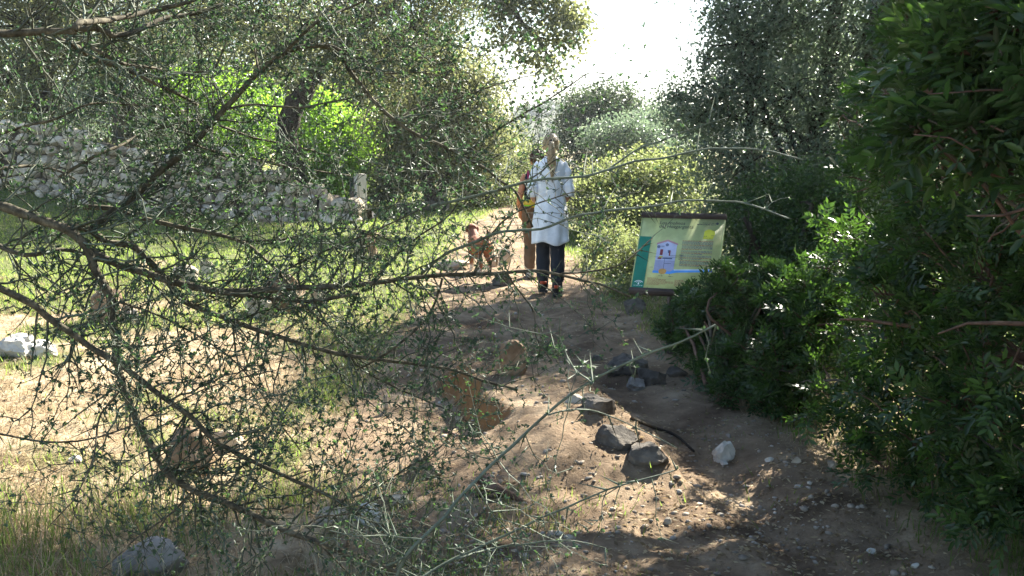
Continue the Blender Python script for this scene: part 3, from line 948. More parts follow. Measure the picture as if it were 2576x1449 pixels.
def person_white():
    g = G(1392, 742); d = 10.35
    x0 = D(1384, 700, d)[0]
    base = np.array([x0, d, hz(x0, d)])
    root = thing("person", "blonde ponytailed hiker in a loose white tunic and dark trousers walking away up the path", "person", tuple(base), "hikers walking away along the path")
    o = lambda *p: base + np.array([p[0] * .80, p[1], p[2]], float)
    parts = []
    C = [(0, 0, .80), (0, 0, .90), (0, .005, 1.0), (0, .005, 1.10), (0, 0, 1.22), (0, -.005, 1.33), (0, -.005, 1.385), (0, 0, 1.42)]
    parts.append(ellipse_loft([o(*c) for c in C], [.10, .135, .118, .113, .132, .136, .09, .050], [.10, .115, .10, .095, .115, .105, .08, .055], 20))
    parts.append(limb([o(0, 0, 1.38), o(0, .005, 1.46), o(0, .01, 1.50)], [.055, .050, .052]))
    hp, tr = head_parts(o(0, .012, 1.545), 1.0)
    parts += hp
    parts.append(limb([o(.085, 0, .90), o(.092, .01, .70), o(.09, 0, .47), o(.092, -.03, .28), o(.09, -.045, .09)], [.092, .080, .055, .056, .036]))
    parts.append(limb([o(.09, -.06, .05), o(.092, .02, .045), o(.095, .12, .03)], [.035, .038, .028]))
    parts.append(limb([o(-.085, .01, .90), o(-.088, .11, .70), o(-.085, .19, .49), o(-.085, .16, .30), o(-.085, .13, .12)], [.092, .080, .055, .054, .036]))
    parts.append(limb([o(-.085, .11, .075), o(-.088, .20, .06), o(-.09, .28, .05)], [.035, .038, .028]))
    # arms bent forward at the elbows
    parts.append(limb([o(-.145, 0, 1.345), o(-.185, -.01, 1.28), o(-.235, -.04, 1.07), o(-.20, .10, .99), o(-.14, .20, .97)], [.038, .037, .032, .032, .024]))
    parts += hand(o(-.13, .21, .97), (.35, .9, .05), (0.8, -.3, -.4), 1, .8)
    parts.append(limb([o(.145, 0, 1.345), o(.185, -.01, 1.28), o(.225, -.03, 1.08), o(.20, .11, .99), o(.15, .20, .99)], [.038, .037, .032, .032, .024]))
    parts += hand(o(.14, .21, .99), (-.35, .9, .05), (-.8, -.3, -.4), -1, .8)
    body_mesh("body", parts, SKIN, root, .0075)
    eyes(tr, root)
    # tunic: loose, creased at the waist, flaring to an open hem
    cloth = plain("white_cotton", (.78, .81, .87), .85, .15)
    zs = [1.435, 1.415, 1.385, 1.35, 1.29, 1.22, 1.14, 1.06, 1.0, .93, .85, .76, .67, .60, .555]
    rx = [.056, .072, .110, .146, .157, .157, .152, .146, .147, .156, .168, .176, .181, .186, .190]
    ry = [.062, .075, .095, .112, .125, .132, .128, .122, .126, .140, .150, .156, .160, .165, .166]
    wob = [0, 0, .01, .01, .012, .016, .022, .03, .03, .028, .03, .035, .04, .05, .055]
    Cc = [o(.004 * math.sin(i), 0 if z > .9 else -.01, z) for i, z in enumerate(zs)]
    A = np.hstack([np.array(Cc), np.array(rx)[:, None], np.array(ry)[:, None], np.array(wob)[:, None]])
    A = catmull(A, .018)
    V, Q, T = ellipse_loft(A[:, :3], A[:, 3], A[:, 4], 56, False, A[:, 5])
    nr = len(A)
    zz = V[:, 2] - base[2]
    fold = .006 * np.sin(zz * 110 + 6 * np.sin(V[:, 0] * 9)) * np.exp(-((zz - 1.03) / .10) ** 2)
    V[:, 1] += fold * 1.5; V[:, 0] += fold * .6
    V[:, 2] += np.where(zz < .62, .02 * np.sin(V[:, 0] * 22 + 1), 0)
    tn = obj("tunic", V, Q, cloth, root, None, None, True)
    so = tn.modifiers.new("thickness", 'SOLIDIFY'); so.thickness = .006
    for s_ in (-1, 1):
        P = [o(s_ * .13, 0, 1.355), o(s_ * .178, -.005, 1.30), o(s_ * .215, -.02, 1.19), o(s_ * .232, -.035, 1.10), o(s_ * .236, -.02, 1.055)]
        A = catmull(np.hstack([np.array(P), np.array([[.054], [.056], [.054], [.056], [.050]])]), .012)
        rr = A[:, 3] * (1 + .05 * np.sin(np.arange(len(A)) * 1.1))
        V, Q, T = tube(A[:, :3], rr, 18, False)
        V += .004 * np.sin(V[:, [2, 0, 1]] * 70)
        sv = obj("sleeve", V, Q, cloth, root, None, None, True)
        so = sv.modifiers.new("thickness", 'SOLIDIFY'); so.thickness = .006
        a = o(s_ * .236, -.02, 1.055)
        b = MB(); b.add(*tube(np.array([a + [0, 0, .02], a + [0, .004, .0], a + [0, .008, -.022]]), [.052, .055, .049], 18, False))
        b.build("cuff", cloth, sv, None, True)
    # loose shirt tail hanging at the left
    navy = plain("dark_trouser_cloth", (.026, .030, .040), .9, .15)
    for s_, pts in ((1, [o(.085, 0, .88), o(.094, .01, .70), o(.092, 0, .47), o(.094, -.03, .28), o(.092, -.04, .15)]), (-1, [o(-.085, .01, .88), o(-.09, .11, .70), o(-.087, .19, .49), o(-.087, .16, .30), o(-.087, .135, .17)])):
        A = catmull(np.hstack([np.array(pts), np.array([[.108], [.098], [.076], [.074], [.066]])]), .015)
        rr = A[:, 3] * (1 + .035 * np.sin(np.arange(len(A)) * .9))
        V, Q, T = tube(A[:, :3], rr, 18, True)
        obj("trouser_leg", V, [Q, T], navy, root, None, None, True)
    boot = plain("black_boot_leather", (.022, .020, .020), .6, .3)
    trim = plain("boot_red_trim", (.42, .06, .02), .6)
    for pts in ([o(.09, -.045, .17), o(.09, -.055, .09), o(.092, -.02, .06), o(.095, .08, .045), o(.097, .155, .035)], [o(-.085, .125, .19), o(-.085, .115, .11), o(-.087, .15, .08), o(-.089, .24, .065), o(-.09, .315, .055)]):
        bt = body_mesh("boot", [limb(pts, [.056, .056, .056, .05, .034]), (lambda v: (v[0], v[1], np.zeros((0, 3), int)))(box(np.array(pts[2]) + [0, .03, -.045], (.095, .27, .03)))], boot, root, .008, 2)
        b = MB(); b.add(*tube(np.array([np.array(pts[1]) + [0, -.03, .03], np.array(pts[1]) + [0, -.032, 0]]), [.036, .038], 10)); b.build("trim", trim, bt, None, True)
    # hair: swept-back cap, band, long tail
    hair_m = mottled("blonde_hair", [(.3, (.19, .13, .07)), (.5, (.36, .26, .15)), (.75, (.54, .43, .28))], 30, .45, 0, .01, spec=.4, stretch=(3, 3, .4))
    h = MB()
    z = np.linspace(-.62, .999, 12)
    V, Q, T = ellipse_loft(np.stack([0 * z, 0 * z, z * .104], 1), .083 * np.sqrt(1 - z * z), .100 * np.sqrt(1 - z * z), 20)
    V[:, 1] = np.where(V[:, 1] > .045, .045 + (V[:, 1] - .045) * .5, V[:, 1])
    h.add(V + o(0, -.002, 1.568), Q, T)
    hair = h.build("hair", hair_m, root, None, True)
    r = random.Random(5); S = []
    for k in range(70):
        a = r.uniform(-2.9, 2.9); e = r.uniform(.0, 1.25)
        p = np.array([.084 * math.sin(a) * math.cos(e), .098 * math.cos(a) * math.cos(e) * (.5 if math.cos(a) > 0 else 1), .106 * math.sin(e)])
        q = np.array([0, -.100, .022])
        mid = unit((p + q)[None])[0] * .1 * np.array([.86, 1.02, 1.06])
        S.append(([o(0, -.002, 1.568) + p, o(0, -.002, 1.568) + mid, o(0, -.004, 1.568) + q], .007))
    hair_strands("swept_hair", S, hair_m, hair)
    b = MB(); b.add(*tube(np.array([o(0, -.095, 1.592), o(0, -.112, 1.590)]), [.021, .021], 14)); b.build("hair_tie", plain("black_elastic", (.015, .015, .018), .7), hair)
    S = []
    for k in range(44):
        a = r.uniform(0, 6.28); q = math.sqrt(r.random())
        u, v = q * math.cos(a), q * math.sin(a)
        end = 1.20 + .07 * abs(u) + r.uniform(-.03, .05)
        S.append(([o(u * .014, -.10 + v * .008, 1.59), o(u * .030, -.142 + v * .018, 1.565), o(u * .046, -.150 + v * .024, 1.47), o(u * .050 + .004, -.138 + v * .024, 1.36), o(u * .042 + .01, -.140 + v * .018, end + .06), o(u * .020 + .014, -.142 + v * .010, end)], r.uniform(.006, .010)))
    hair_strands("ponytail", S, hair_m, hair)
person_white()

def person_dark():
    d = 11.9
    x0 = .30
    base = np.array([x0, d, hz(x0, d)])
    root = thing("person", "dark haired bare-armed hiker with a yellow waist pack walking just ahead of the white tunic", "person", tuple(base), "hikers walking away along the path")
    o = lambda *p: base + np.array(p, float)
    parts = []
    C = [(0, 0, .72), (0, 0, .82), (0, 0, .92), (0, 0, 1.02), (0, 0, 1.12), (0, 0, 1.21), (0, 0, 1.255), (0, 0, 1.285)]
    parts.append(ellipse_loft([o(*c) for c in C], [.11, .15, .14, .14, .155, .155, .10, .05], [.09, .11, .10, .095, .105, .095, .075, .05], 20))
    parts.append(limb([o(0, 0, 1.25), o(-.004, .005, 1.32), o(-.006, .01, 1.36)], [.050, .046, .048]))
    hp, tr = head_parts(o(-.008, .012, 1.405), .96, .55)
    parts += hp
    parts.append(limb([o(.08, .02, .82), o(.085, .12, .63), o(.082, .17, .43), o(.082, .12, .26), o(.082, .08, .10)], [.085, .074, .050, .052, .034]))
    parts.append(limb([o(.082, .06, .06), o(.085, .14, .05), o(.087, .22, .04)], [.033, .036, .026]))
    parts.append(limb([o(-.08, 0, .82), o(-.085, -.01, .63), o(-.085, -.03, .42), o(-.09, -.07, .25), o(-.09, -.10, .09)], [.085, .074, .050, .052, .034]))
    parts.append(limb([o(-.09, -.115, .05), o(-.093, -.04, .04), o(-.096, .05, .03)], [.033, .036, .026]))
    parts.append(limb([o(-.135, 0, 1.225), o(-.165, -.01, 1.16), o(-.205, -.05, .98), o(-.215, .03, .87), o(-.20, .09, .80)], [.043, .044, .036, .032, .024]))
    parts += hand(o(-.198, .10, .79), (.05, .45, -.75), (.9, .1, 0), -1, .6)
    parts.append(limb([o(.135, 0, 1.225), o(.165, -.01, 1.16), o(.20, -.05, .98), o(.19, .06, .90), o(.16, .14, .87)], [.043, .044, .036, .032, .024]))
    parts += hand(o(.155, .15, .865), (-.2, .9, -.1), (-.9, 0, -.2), 1, .6)
    body_mesh("body", parts, SKIN2, root, .0075)
    eyes(tr, root)
    top = plain("navy_vest", (.020, .020, .034), .9, .15)
    zs = [1.262, 1.245, 1.20, 1.12, 1.02, .94, .88]
    A = catmull(np.array([[*o(0, 0, z), a, b, .012] for z, a, b in zip(zs, [.075, .125, .158, .166, .152, .154, .165], [.06, .085, .108, .116, .108, .115, .125])]), .02)
    V, Q, T = ellipse_loft(A[:, :3], A[:, 3], A[:, 4], 32, False, A[:, 5])
    v = obj("vest", V, Q, top, root, None, None, True); so = v.modifiers.new("thickness", 'SOLIDIFY'); so.thickness = .006
    for s_ in (-1, 1):
        b = MB(); b.add(*limb([o(s_ * .10, .09, 1.14), o(s_ * .105, .03, 1.262), o(s_ * .105, -.06, 1.235), o(s_ * .09, -.11, 1.10)], [.018] * 4, 8)); b.build("strap", plain("magenta_strap", (.30, .02, .08), .8), root, None, True)
    trous = plain("brown_trouser_cloth", (.155, .095, .055), .9, .15)
    for pts in ([o(.08, .01, .86), o(.087, .12, .63), o(.084, .17, .43), o(.084, .12, .26), o(.084, .09, .13)], [o(-.08, 0, .86), o(-.087, -.01, .63), o(-.087, -.03, .42), o(-.092, -.07, .25), o(-.092, -.09, .13)]):
        A = catmull(np.hstack([np.array(pts), np.array([[.108], [.094], [.070], [.068], [.060]])]), .015)
        V, Q, T = tube(A[:, :3], A[:, 3] * (1 + .03 * np.sin(np.arange(len(A)))), 18, True)
        obj("trouser_leg", V, [Q, T], trous, root, None, None, True)
    for pts in ([o(.082, .075, .12), o(.082, .07, .07), o(.085, .15, .05), o(.087, .245, .036)], [o(-.09, -.10, .12), o(-.09, -.105, .07), o(-.093, -.03, .048), o(-.096, .075, .035)]):
        body_mesh("shoe", [limb(pts, [.05, .052, .05, .034])], plain("white_trainer", (.66, .64, .60), .6), root, .008, 2)
    # waist pack with lime piping
    A = []
    for z, rr in ((.855, .158), (.885, .172), (.915, .172), (.945, .160)):
        A.append((z, rr))
    V, Q, T = ellipse_loft([o(0, 0, z) for z, _ in A], [q + .012 for _, q in A], [q * .80 for _, q in A], 28, False)
    p = obj("waist_pack", V, Q, plain("yellow_nylon", (.62, .40, .03), .6), root, None, None, True); so = p.modifiers.new("thickness", 'SOLIDIFY'); so.thickness = .012
    V, Q, T = ellipse_loft([o(0, 0, .868), o(0, 0, .882)], [.181, .186], [.140, .143], 28, False)
    obj("piping", V, Q, plain("lime_piping", (.25, .62, .04), .5), p)
    hm = mottled("auburn_hair", [(.3, (.035, .014, .010)), (.6, (.09, .035, .022)), (.8, (.20, .085, .05))], 30, .45, 0, .01, spec=.4)
    h = MB(); z = np.linspace(-.6, .999, 12)
    V, Q, T = ellipse_loft(np.stack([0 * z, 0 * z, z * .102], 1), .084 * np.sqrt(1 - z * z), .100 * np.sqrt(1 - z * z), 20)
    V[:, 1] = np.where(V[:, 1] > .03, .03 + (V[:, 1] - .03) * .45, V[:, 1])
    c, s_ = math.cos(.55), math.sin(.55)
    V = np.stack([V[:, 0] * c - V[:, 1] * s_, V[:, 0] * s_ + V[:, 1] * c, V[:, 2]], 1)
    h.add(V + o(-.008, .0, 1.428), Q, T)
    hair = h.build("hair", hm, root, None, True)
    r = random.Random(8); S = []
    for k in range(90):
        a = r.uniform(0, 6.28); e = r.uniform(-.2, 1.4)
        p = np.array([.084 * math.cos(a) * math.cos(e), .095 * math.sin(a) * math.cos(e), .103 * math.sin(e)])
        if p[1] > .05 and p[2] < .03: continue
        t = unit(np.array([[r.gauss(0, 1), r.gauss(0, 1), -.6]]))[0]
        S.append(([o(-.008, 0, 1.428) + p, o(-.008, 0, 1.428) + p * 1.06 + t * .02, o(-.008, 0, 1.428) + p * 1.04 + t * .045], .007))
    hair_strands("curls", S, hm, hair)
person_dark()

def dog():
    g = G(1207, 688)
    root = thing("dog", "small reddish brown dog with white socks standing on the sunny grass left of the hikers", "dog", tuple(g))
    ca, sa = math.cos(1.9), math.sin(1.9)               # nose points away and a little left
    def o(x, y, z):
        return g + np.array([x * ca - y * sa, x * sa + y * ca, z])
    s = .9
    q = lambda *p: o(p[0] * s, p[1] * s, p[2] * s)
    parts = [limb([q(-.27, 0, .40), q(-.18, 0, .405), q(0, 0, .37), q(.16, 0, .37), q(.26, 0, .40)], [.06, .098, .090, .118, .08], 14)]
    parts.append(limb([q(.20, 0, .40), q(.30, 0, .49), q(.36, 0, .545)], [.085, .066, .058]))
    parts.append(limb([q(.32, 0, .565), q(.39, 0, .57), q(.46, 0, .545), q(.515, 0, .535)], [.055, .066, .038, .022]))
    for y in (-.06, .06):
        parts.append(limb([q(-.20, y * .9, .38), q(-.15, y * 1.1, .27), q(-.25, y, .155), q(-.225, y, .04), q(-.19, y, .015)], [.072, .052, .028, .022, .024]))
        parts.append(limb([q(.18, y * .8, .34), q(.20, y, .22), q(.19, y, .13), q(.195, y, .04), q(.22, y, .015)], [.055, .036, .027, .021, .024]))
        parts.append(limb([q(.36, y * .9, .60), q(.36, y * 1.25, .575), q(.365, y * 1.35, .52)], [.018, .024, .012], 8))
    parts.append(limb([q(-.30, 0, .42), q(-.38, .01, .48), q(-.44, .02, .56), q(-.45, .03, .63)], [.026, .024, .020, .010]))
    m, nt, bs, out = nodemat("reddish_dog_coat")
    tc = nt.nodes.new("ShaderNodeTexCoord"); sp = nt.nodes.new("ShaderNodeSeparateXYZ"); nt.links.new(tc.outputs['Object'], sp.inputs[0])
    ad = nt.nodes.new("ShaderNodeMath"); ad.operation = 'MULTIPLY_ADD'; nt.links.new(noise_out(nt, 14, 4), ad.inputs[0]); ad.inputs[1].default_value = .14; nt.links.new(sp.outputs[2], ad.inputs[2])
    c = ramp(nt, ad.outputs[0], [(.13, (.62, .56, .48)), (.17, (.24, .085, .032)), (.45, (.29, .10, .04)), (.55, (.17, .06, .028))])
    nt.links.new(c, bs.inputs['Base Color']); bs.inputs['Roughness'].default_value = .8
    body_mesh("body", parts, m, root, .006, 2)
    b = MB(); b.add(*tube(np.array([q(.505, 0, .545), q(.53, 0, .54)]), [.016, .012], 8)); b.build("nose", plain("dog_nose", (.02, .018, .018), .4), root, None, True)
    b = MB(); b.add(*tube(np.array([q(.285, 0, .455), q(.30, 0, .475)]), [.075, .073], 14, False)); b.build("collar", plain("dog_collar", (.05, .04, .04), .6), root, None, True)
dog()
# ------------------------------------------------------------------ trees and shrubs
def clumps(lobes, n_leaf, r, per=26, spread=.22, shell=.5):
    """leaf positions gathered in loose sprays inside uneven lobes"""
    vol = np.array([rx * ry * rz for _, (rx, ry, rz), *_ in lobes]) ** (2 / 3.0)
    wt = np.array([l[2] if len(l) > 2 else 1.0 for l in lobes]) * vol
    cnt = (wt / wt.sum() * n_leaf).astype(int)
    P = []; T = []; centres = []
    for (c, rad, *_), k in zip(lobes, cnt):
        m = max(3, k // per)
        d = unit(r.normal(size=(m, 3)))
        rr = (shell + (1 - shell) * r.random((m, 1)) ** .7) * (1 + .22 * (r.random((m, 1)) - .5))
        lump = 1 + .22 * np.sin(d[:, :1] * 5 + c[0]) * np.cos(d[:, 1:2] * 4 + c[1]) + .15 * np.sin(d[:, 2:] * 7)
        cc = np.asarray(c) + d * rr * lump * np.asarray(rad)
        centres.append(cc)
        sp = spread * r.uniform(.6, 1.5, (m, 1))
        off = np.clip(r.normal(size=(m, per, 3)), -1.7, 1.7) * sp[:, None] * np.array([1, 1, .75])
        P.append((cc[:, None] + off).reshape(-1, 3))
        t = r.random(m)
        T.append((t[:, None] * .55 + .45 * r.random((m, per))).ravel())
    return np.concatenate(P), np.concatenate(T), centres

def curve_pts(a, b, sag, r, n=7, wob=.06):
    a = np.asarray(a, float); b = np.asarray(b, float)
    t = np.linspace(0, 1, n)[:, None]
    L = np.linalg.norm(b - a)
    return a + (b - a) * t + np.array([0, 0, 1]) * sag * L * np.sin(t * math.pi) + np.cumsum(r.normal(size=(n, 3)) * wob * L / n, 0) * np.sin(t * math.pi)

def plant(name, label, cat, base, trunks, lobes, n_leaf, leaf, mat, bark, seed, group=None, per=26, spread=.22, limb_r=.05, up=.6, shell=.5, aspect=.5, limbs=True, crown="crown", ground_clear=.02):
    """trunks: list of (points, radii). lobes: (centre, radii, weight)"""
    r = np.random.default_rng(seed)
    root = thing(name, label, cat, tuple(base), group)
    tops = []
    for pts, rad in trunks:
        A = catmull(np.hstack([np.array(pts), np.array(rad)[:, None]]), .12)
        rr = A[:, 3] * (1 + .10 * np.sin(np.arange(len(A)) * .9 + seed) + .06 * r.normal(size=len(A)))
        b = MB(); b.add(*tube(A[:, :3] + r.normal(size=(len(A), 3)) * A[:, 3:] * .08, rr, 10))
        b.build("trunk", MAT[bark], root, None, True)
        tops.append(A)
    P, T, centres = clumps(lobes, n_leaf, r, per, spread, shell)
    ok = P[:, 2] > height(P[:, 0], P[:, 1]) + ground_clear
    P = P[ok]; T = T[ok]
    ax, nr = leaf_frames(len(P), up, r)
    V, F = leaf_cards(P, ax, nr, leaf * r.uniform(.7, 1.3, len(P)), leaf * aspect * r.uniform(.8, 1.2, len(P)))
    obj(crown, V, F, MAT[mat], root, "stuff", {"tint": ('FACE', T)})
    if limbs:
        tw = MB()
        for (c, rad, *_), cc in zip(lobes, centres):
            A = tops[int(np.argmin([np.linalg.norm(t[-1, :3] - c) for t in tops]))] if tops else None
            if A is not None:
                k = int(len(A) * r.uniform(.55, .95))
                st = A[min(k, len(A) - 1), :3]
                L = curve_pts(st, np.asarray(c), .06, r, 8)
                r0 = min(limb_r, A[min(k, len(A) - 1), 3] * .8)
                b = MB(); b.add(*tube(catmull(L, .12), np.linspace(r0, r0 * .35, len(catmull(L, .12))), 7))
                b.build("branch", MAT[bark], root, None, True)
            for e in cc[r.permutation(len(cc))[:min(len(cc), 26)]]:
                s_ = np.asarray(c) + (e - np.asarray(c)) * r.uniform(.0, .25)
                C = curve_pts(s_, e, .05, r, 5, .10)
                tw.add(*tube(C, np.linspace(limb_r * .30, limb_r * .08, 5), 4, False))
        tw.build("twigs", MAT[bark], root, "stuff", True)
    return root

def LB(px, py, d, rx, ry, rz=None, w=1.0):
    c = D(px, py, d)
    a, b = M(rx, d), M(ry, d)
    return (c, (a, rz if rz is not None else .8 * a, b), w)

def down(p, dz=0):
    return np.array([p[0], p[1], hz(p[0], p[1]) + dz])

# --- the dark leaning oak behind the wall
d = 23.0
tp = [D(742, 470, d), D(738, 440, d), D(728, 395, d), D(720, 345, d), D(728, 300, d), D(742, 262, d), D(770, 222, d), D(790, 190, d + .2), D(835, 140, d + .4), D(900, 60, d + .6), D(960, -60, d + .8)]
lobes = [LB(520, 60, 24.5, 170, 90), LB(700, -10, 24, 190, 110), LB(720, 110, 22.6, 150, 70), LB(880, 90, 23, 140, 90), LB(1040, 70, 22, 140, 110), LB(1020, 210, 23.5, 110, 80), LB(1140, 170, 22.5, 90, 100), LB(940, 160, 22.4, 110, 60),
         LB(1130, -40, 21.5, 180, 110), LB(1340, -70, 20.5, 150, 80), LB(600, -170, 24, 330, 110), LB(1000, -200, 23, 330, 120)]
oak = plant("oak_tree", "old oak with a dark leaning trunk rising behind the stone wall", "tree", down(tp[0]), [(tp, [.34, .32, .27, .25, .27, .22, .20, .17, .15, .12, .08])], lobes, 74000, .09, 'lf_oak', 'bark_dark', 21, "trees around the meadow", per=44, spread=.30, limb_r=.10, shell=.35)
# its thin drooping bough against the sky
lob = [LB(1275, 20, 19.6, 60, 45, .5), LB(1345, 80, 19.4, 55, 45, .5), LB(1405, 35, 19.3, 70, 55, .6), LB(1430, 105, 19.2, 50, 40, .4), LB(1385, 175, 19.2, 28, 55, .3), LB(1330, 150, 19.3, 40, 30, .4), LB(1340, -10, 19.5, 130, 40, .6), LB(1455, 60, 19.2, 40, 40, .4), LB(1268, 90, 19.7, 45, 40, .4)]
r = np.random.default_rng(77)
P, T, cen = clumps(lob, 4700, r, 9, .13, .1)
ax, nr = leaf_frames(len(P), .5, r)
V, F = leaf_cards(P, ax, nr, .095 * r.uniform(.7, 1.3, len(P)), .06)
obj("hanging_crown", V, F, MAT['lf_oak'], oak, "stuff", {"tint": ('FACE', T)})
for pts, rd in (([D(1200, -60, 20.4), D(1275, 0, 19.8), D(1297, 27, 19.6), D(1312, 57, 19.5), D(1342, 82, 19.4), D(1360, 110, 19.3), D(1385, 150, 19.2), D(1395, 205, 19.2)], [.07, .06, .055, .05, .042, .03, .02, .008]),
                ([D(1342, 82, 19.4), D(1352, 60, 19.4), D(1400, 35, 19.3), D(1440, 40, 19.2)], [.035, .025, .016, .008]), ([D(1350, 95, 19.4), D(1400, 105, 19.3), D(1440, 110, 19.2)], [.025, .016, .008]), ([D(1210, -10, 20.2), D(1246, 15, 19.9), D(1260, 60, 19.7), D(1268, 100, 19.7)], [.03, .022, .016, .008])):
    A = catmull(np.hstack([np.array(pts), np.array(rd)[:, None]]), .08)
    b = MB(); b.add(*tube(A[:, :3] + r.normal(size=(len(A), 3)) * .012, A[:, 3], 6)); b.build("bough", MAT['bark_dark'], oak, None, True)

# --- bright lime shrubs glowing against the light
plant("lime_shrub", "bright lime green backlit shrub right of the dark oak trunk", "shrub", down(D(850, 500, 24)), [([down(D(845, 500, 24.4)), D(850, 440, 24.4), D(855, 380, 24.4)], [.05, .04, .03])],
      [LB(855, 380, 24.0, 75, 75, .9, 1.4), LB(820, 300, 24.6, 70, 60, .9), LB(890, 430, 23.6, 50, 55, .7), LB(800, 440, 24.2, 45, 40, .7), LB(860, 470, 23.9, 70, 30, .6), LB(905, 330, 24.4, 40, 60, .6)], 15000, .085, 'lf_lime', 'bark_red', 31, "shrubs behind the wall", per=22, spread=.17, up=.3, aspect=.6)
plant("lime_shrub", "bright lime green backlit shrub left of the dark oak trunk", "shrub", down(D(560, 440, 24.6)), [([down(D(610, 440, 24.8)), D(615, 330, 24.8), D(600, 260, 24.8)], [.06, .045, .03])],
      [LB(660, 290, 24.6, 60, 70, .9), LB(560, 240, 25, 90, 60, 1.0), LB(470, 230, 25.4, 60, 60, .9), LB(620, 360, 24.4, 70, 50, .8), LB(520, 310, 25, 60, 60, .8)], 13000, .085, 'lf_lime', 'bark_red', 32, "shrubs behind the wall", per=22, spread=.18, up=.3, aspect=.6)
# --- trees at the far left
tp = [down(D(118, 470, 24)), D(112, 330, 24), D(108, 240, 24), D(112, 160, 24), D(130, 60, 24), D(140, -80, 24)]
plant("olive_tree", "tall wild olive with a dark straight trunk at the far left above the wall", "tree", tp[0], [(tp, [.32, .28, .25, .22, .17, .1])],
      [LB(60, 60, 23, 140, 90), LB(240, 20, 24, 150, 90), LB(20, 190, 22.5, 90, 70), LB(200, 140, 24, 110, 60), LB(-60, -80, 23, 200, 110), LB(200, -120, 23.5, 220, 110), LB(330, 90, 25, 90, 60), LB(60, 270, 23.8, 60, 40)], 36000, .09, 'lf_oak', 'bark_dark', 33, "trees around the meadow", per=24, spread=.22, limb_r=.08)
plant("olive_tree", "slender grey trunked wild olive behind the left end of the wall", "tree", down(D(320, 440, 26)), [([down(D(300, 440, 26)), D(305, 260, 26), D(322, 170, 26), D(330, 60, 26)], [.2, .17, .14, .09]), ([down(D(330, 440, 26.2)), D(338, 250, 26.2), D(372, 120, 26.2)], [.14, .12, .08])],
      [LB(330, 160, 26.5, 120, 70), LB(420, 110, 26, 100, 80), LB(250, 240, 26.5, 90, 60), LB(390, 250, 27, 90, 60), LB(170, 300, 27, 90, 50), LB(420, 330, 26, 70, 40)], 24000, .09, 'lf_olive', 'bark_grey', 34, "trees around the meadow", per=24, spread=.22, limb_r=.06)
# --- dense greyish trees between the lime shrub and the hikers
tp = [down(D(1090, 520, 23)), D(1080, 485, 23), D(1075, 450, 23), D(1095, 400, 23), D(1110, 330, 23.2)]
plant("oak_tree", "bushy low forking oak with dark stems behind the sunlit meadow", "tree", tp[0], [(tp, [.17, .15, .13, .11, .07]), ([down(D(1105, 520, 23.2)), D(1112, 470, 23.2), D(1140, 420, 23.2), D(1165, 360, 23.2)], [.14, .12, .10, .06])],
      [LB(1010, 330, 23.4, 90, 80), LB(1120, 300, 22.8, 110, 100), LB(1190, 240, 23, 70, 90), LB(1230, 330, 23.5, 55, 70), LB(990, 440, 23.0, 70, 60), LB(1130, 400, 23.6, 110, 60), LB(1210, 410, 24, 60, 45), LB(960, 490, 22.6, 40, 40)], 46000, .08, 'lf_oak', 'bark_dark', 35, "trees around the meadow", per=44, spread=.26, limb_r=.06, shell=.35)
plant("scrub_bush", "pale olive scrub bush just left of the hikers' heads", "shrub", down(D(1240, 520, 26)), [([down(D(1240, 520, 26)), D(1245, 450, 26), D(1250, 400, 26)], [.07, .05, .03])],
      [LB(1270, 400, 26, 80, 60), LB(1200, 440, 25, 70, 60), LB(1330, 420, 27, 60, 60), LB(1240, 490, 24.5, 100, 35)], 16000, .075, 'lf_scrub', 'bark_grey', 36, "scrub at the end of the meadow", per=22, spread=.16)
# --- trees across the far end
tp = [down(D(1500, 480, 36)), D(1505, 400, 36), D(1500, 330, 36), D(1495, 270, 36)]
plant("oak_tree", "dark rounded oak under the open sky beyond the hikers", "tree", tp[0], [(tp, [.25, .22, .18, .1])],
      [LB(1470, 270, 36, 55, 45, 1.5), LB(1520, 255, 36, 60, 40, 1.5), LB(1580, 255, 36, 28, 40, .8), LB(1440, 320, 36, 45, 50, 1.4), LB(1560, 305, 36.5, 60, 45, 1.6), LB(1480, 380, 35.6, 70, 60, 1.8), LB(1600, 390, 35.5, 80, 55, 1.8), LB(1620, 310, 37, 50, 40, 1.5)], 22000, .12, 'lf_dark', 'bark_dark', 37, "trees around the meadow", per=24, spread=.26, limb_r=.08)
plant("olive_tree", "pale grey green wild olive in front of the dark rounded oak", "tree", down(D(1560, 470, 30)), [([down(D(1560, 480, 30)), D(1562, 420, 30), D(1558, 360, 30)], [.16, .13, .08])],
      [LB(1520, 345, 30, 55, 40, .9), LB(1580, 330, 30, 60, 42, .9), LB(1640, 360, 30, 50, 40, .9)], 8200, .09, 'lf_olive', 'bark_grey', 38, "trees around the meadow", per=22, spread=.18)
plant("olive_tree", "distant grey green tree under the sky gap left of the tall right hand olive", "tree", down(D(1690, 480, 33)), [([down(D(1690, 480, 33)), D(1690, 400, 33), D(1690, 330, 33)], [.2, .16, .1])],
      [LB(1680, 300, 33, 60, 50, 1.4), LB(1640, 300, 34, 50, 35, 1.0), LB(1720, 380, 32, 80, 70, 1.6)], 9000, .10, 'lf_olive', 'bark_grey', 39, "trees around the meadow", per=22, spread=.2)
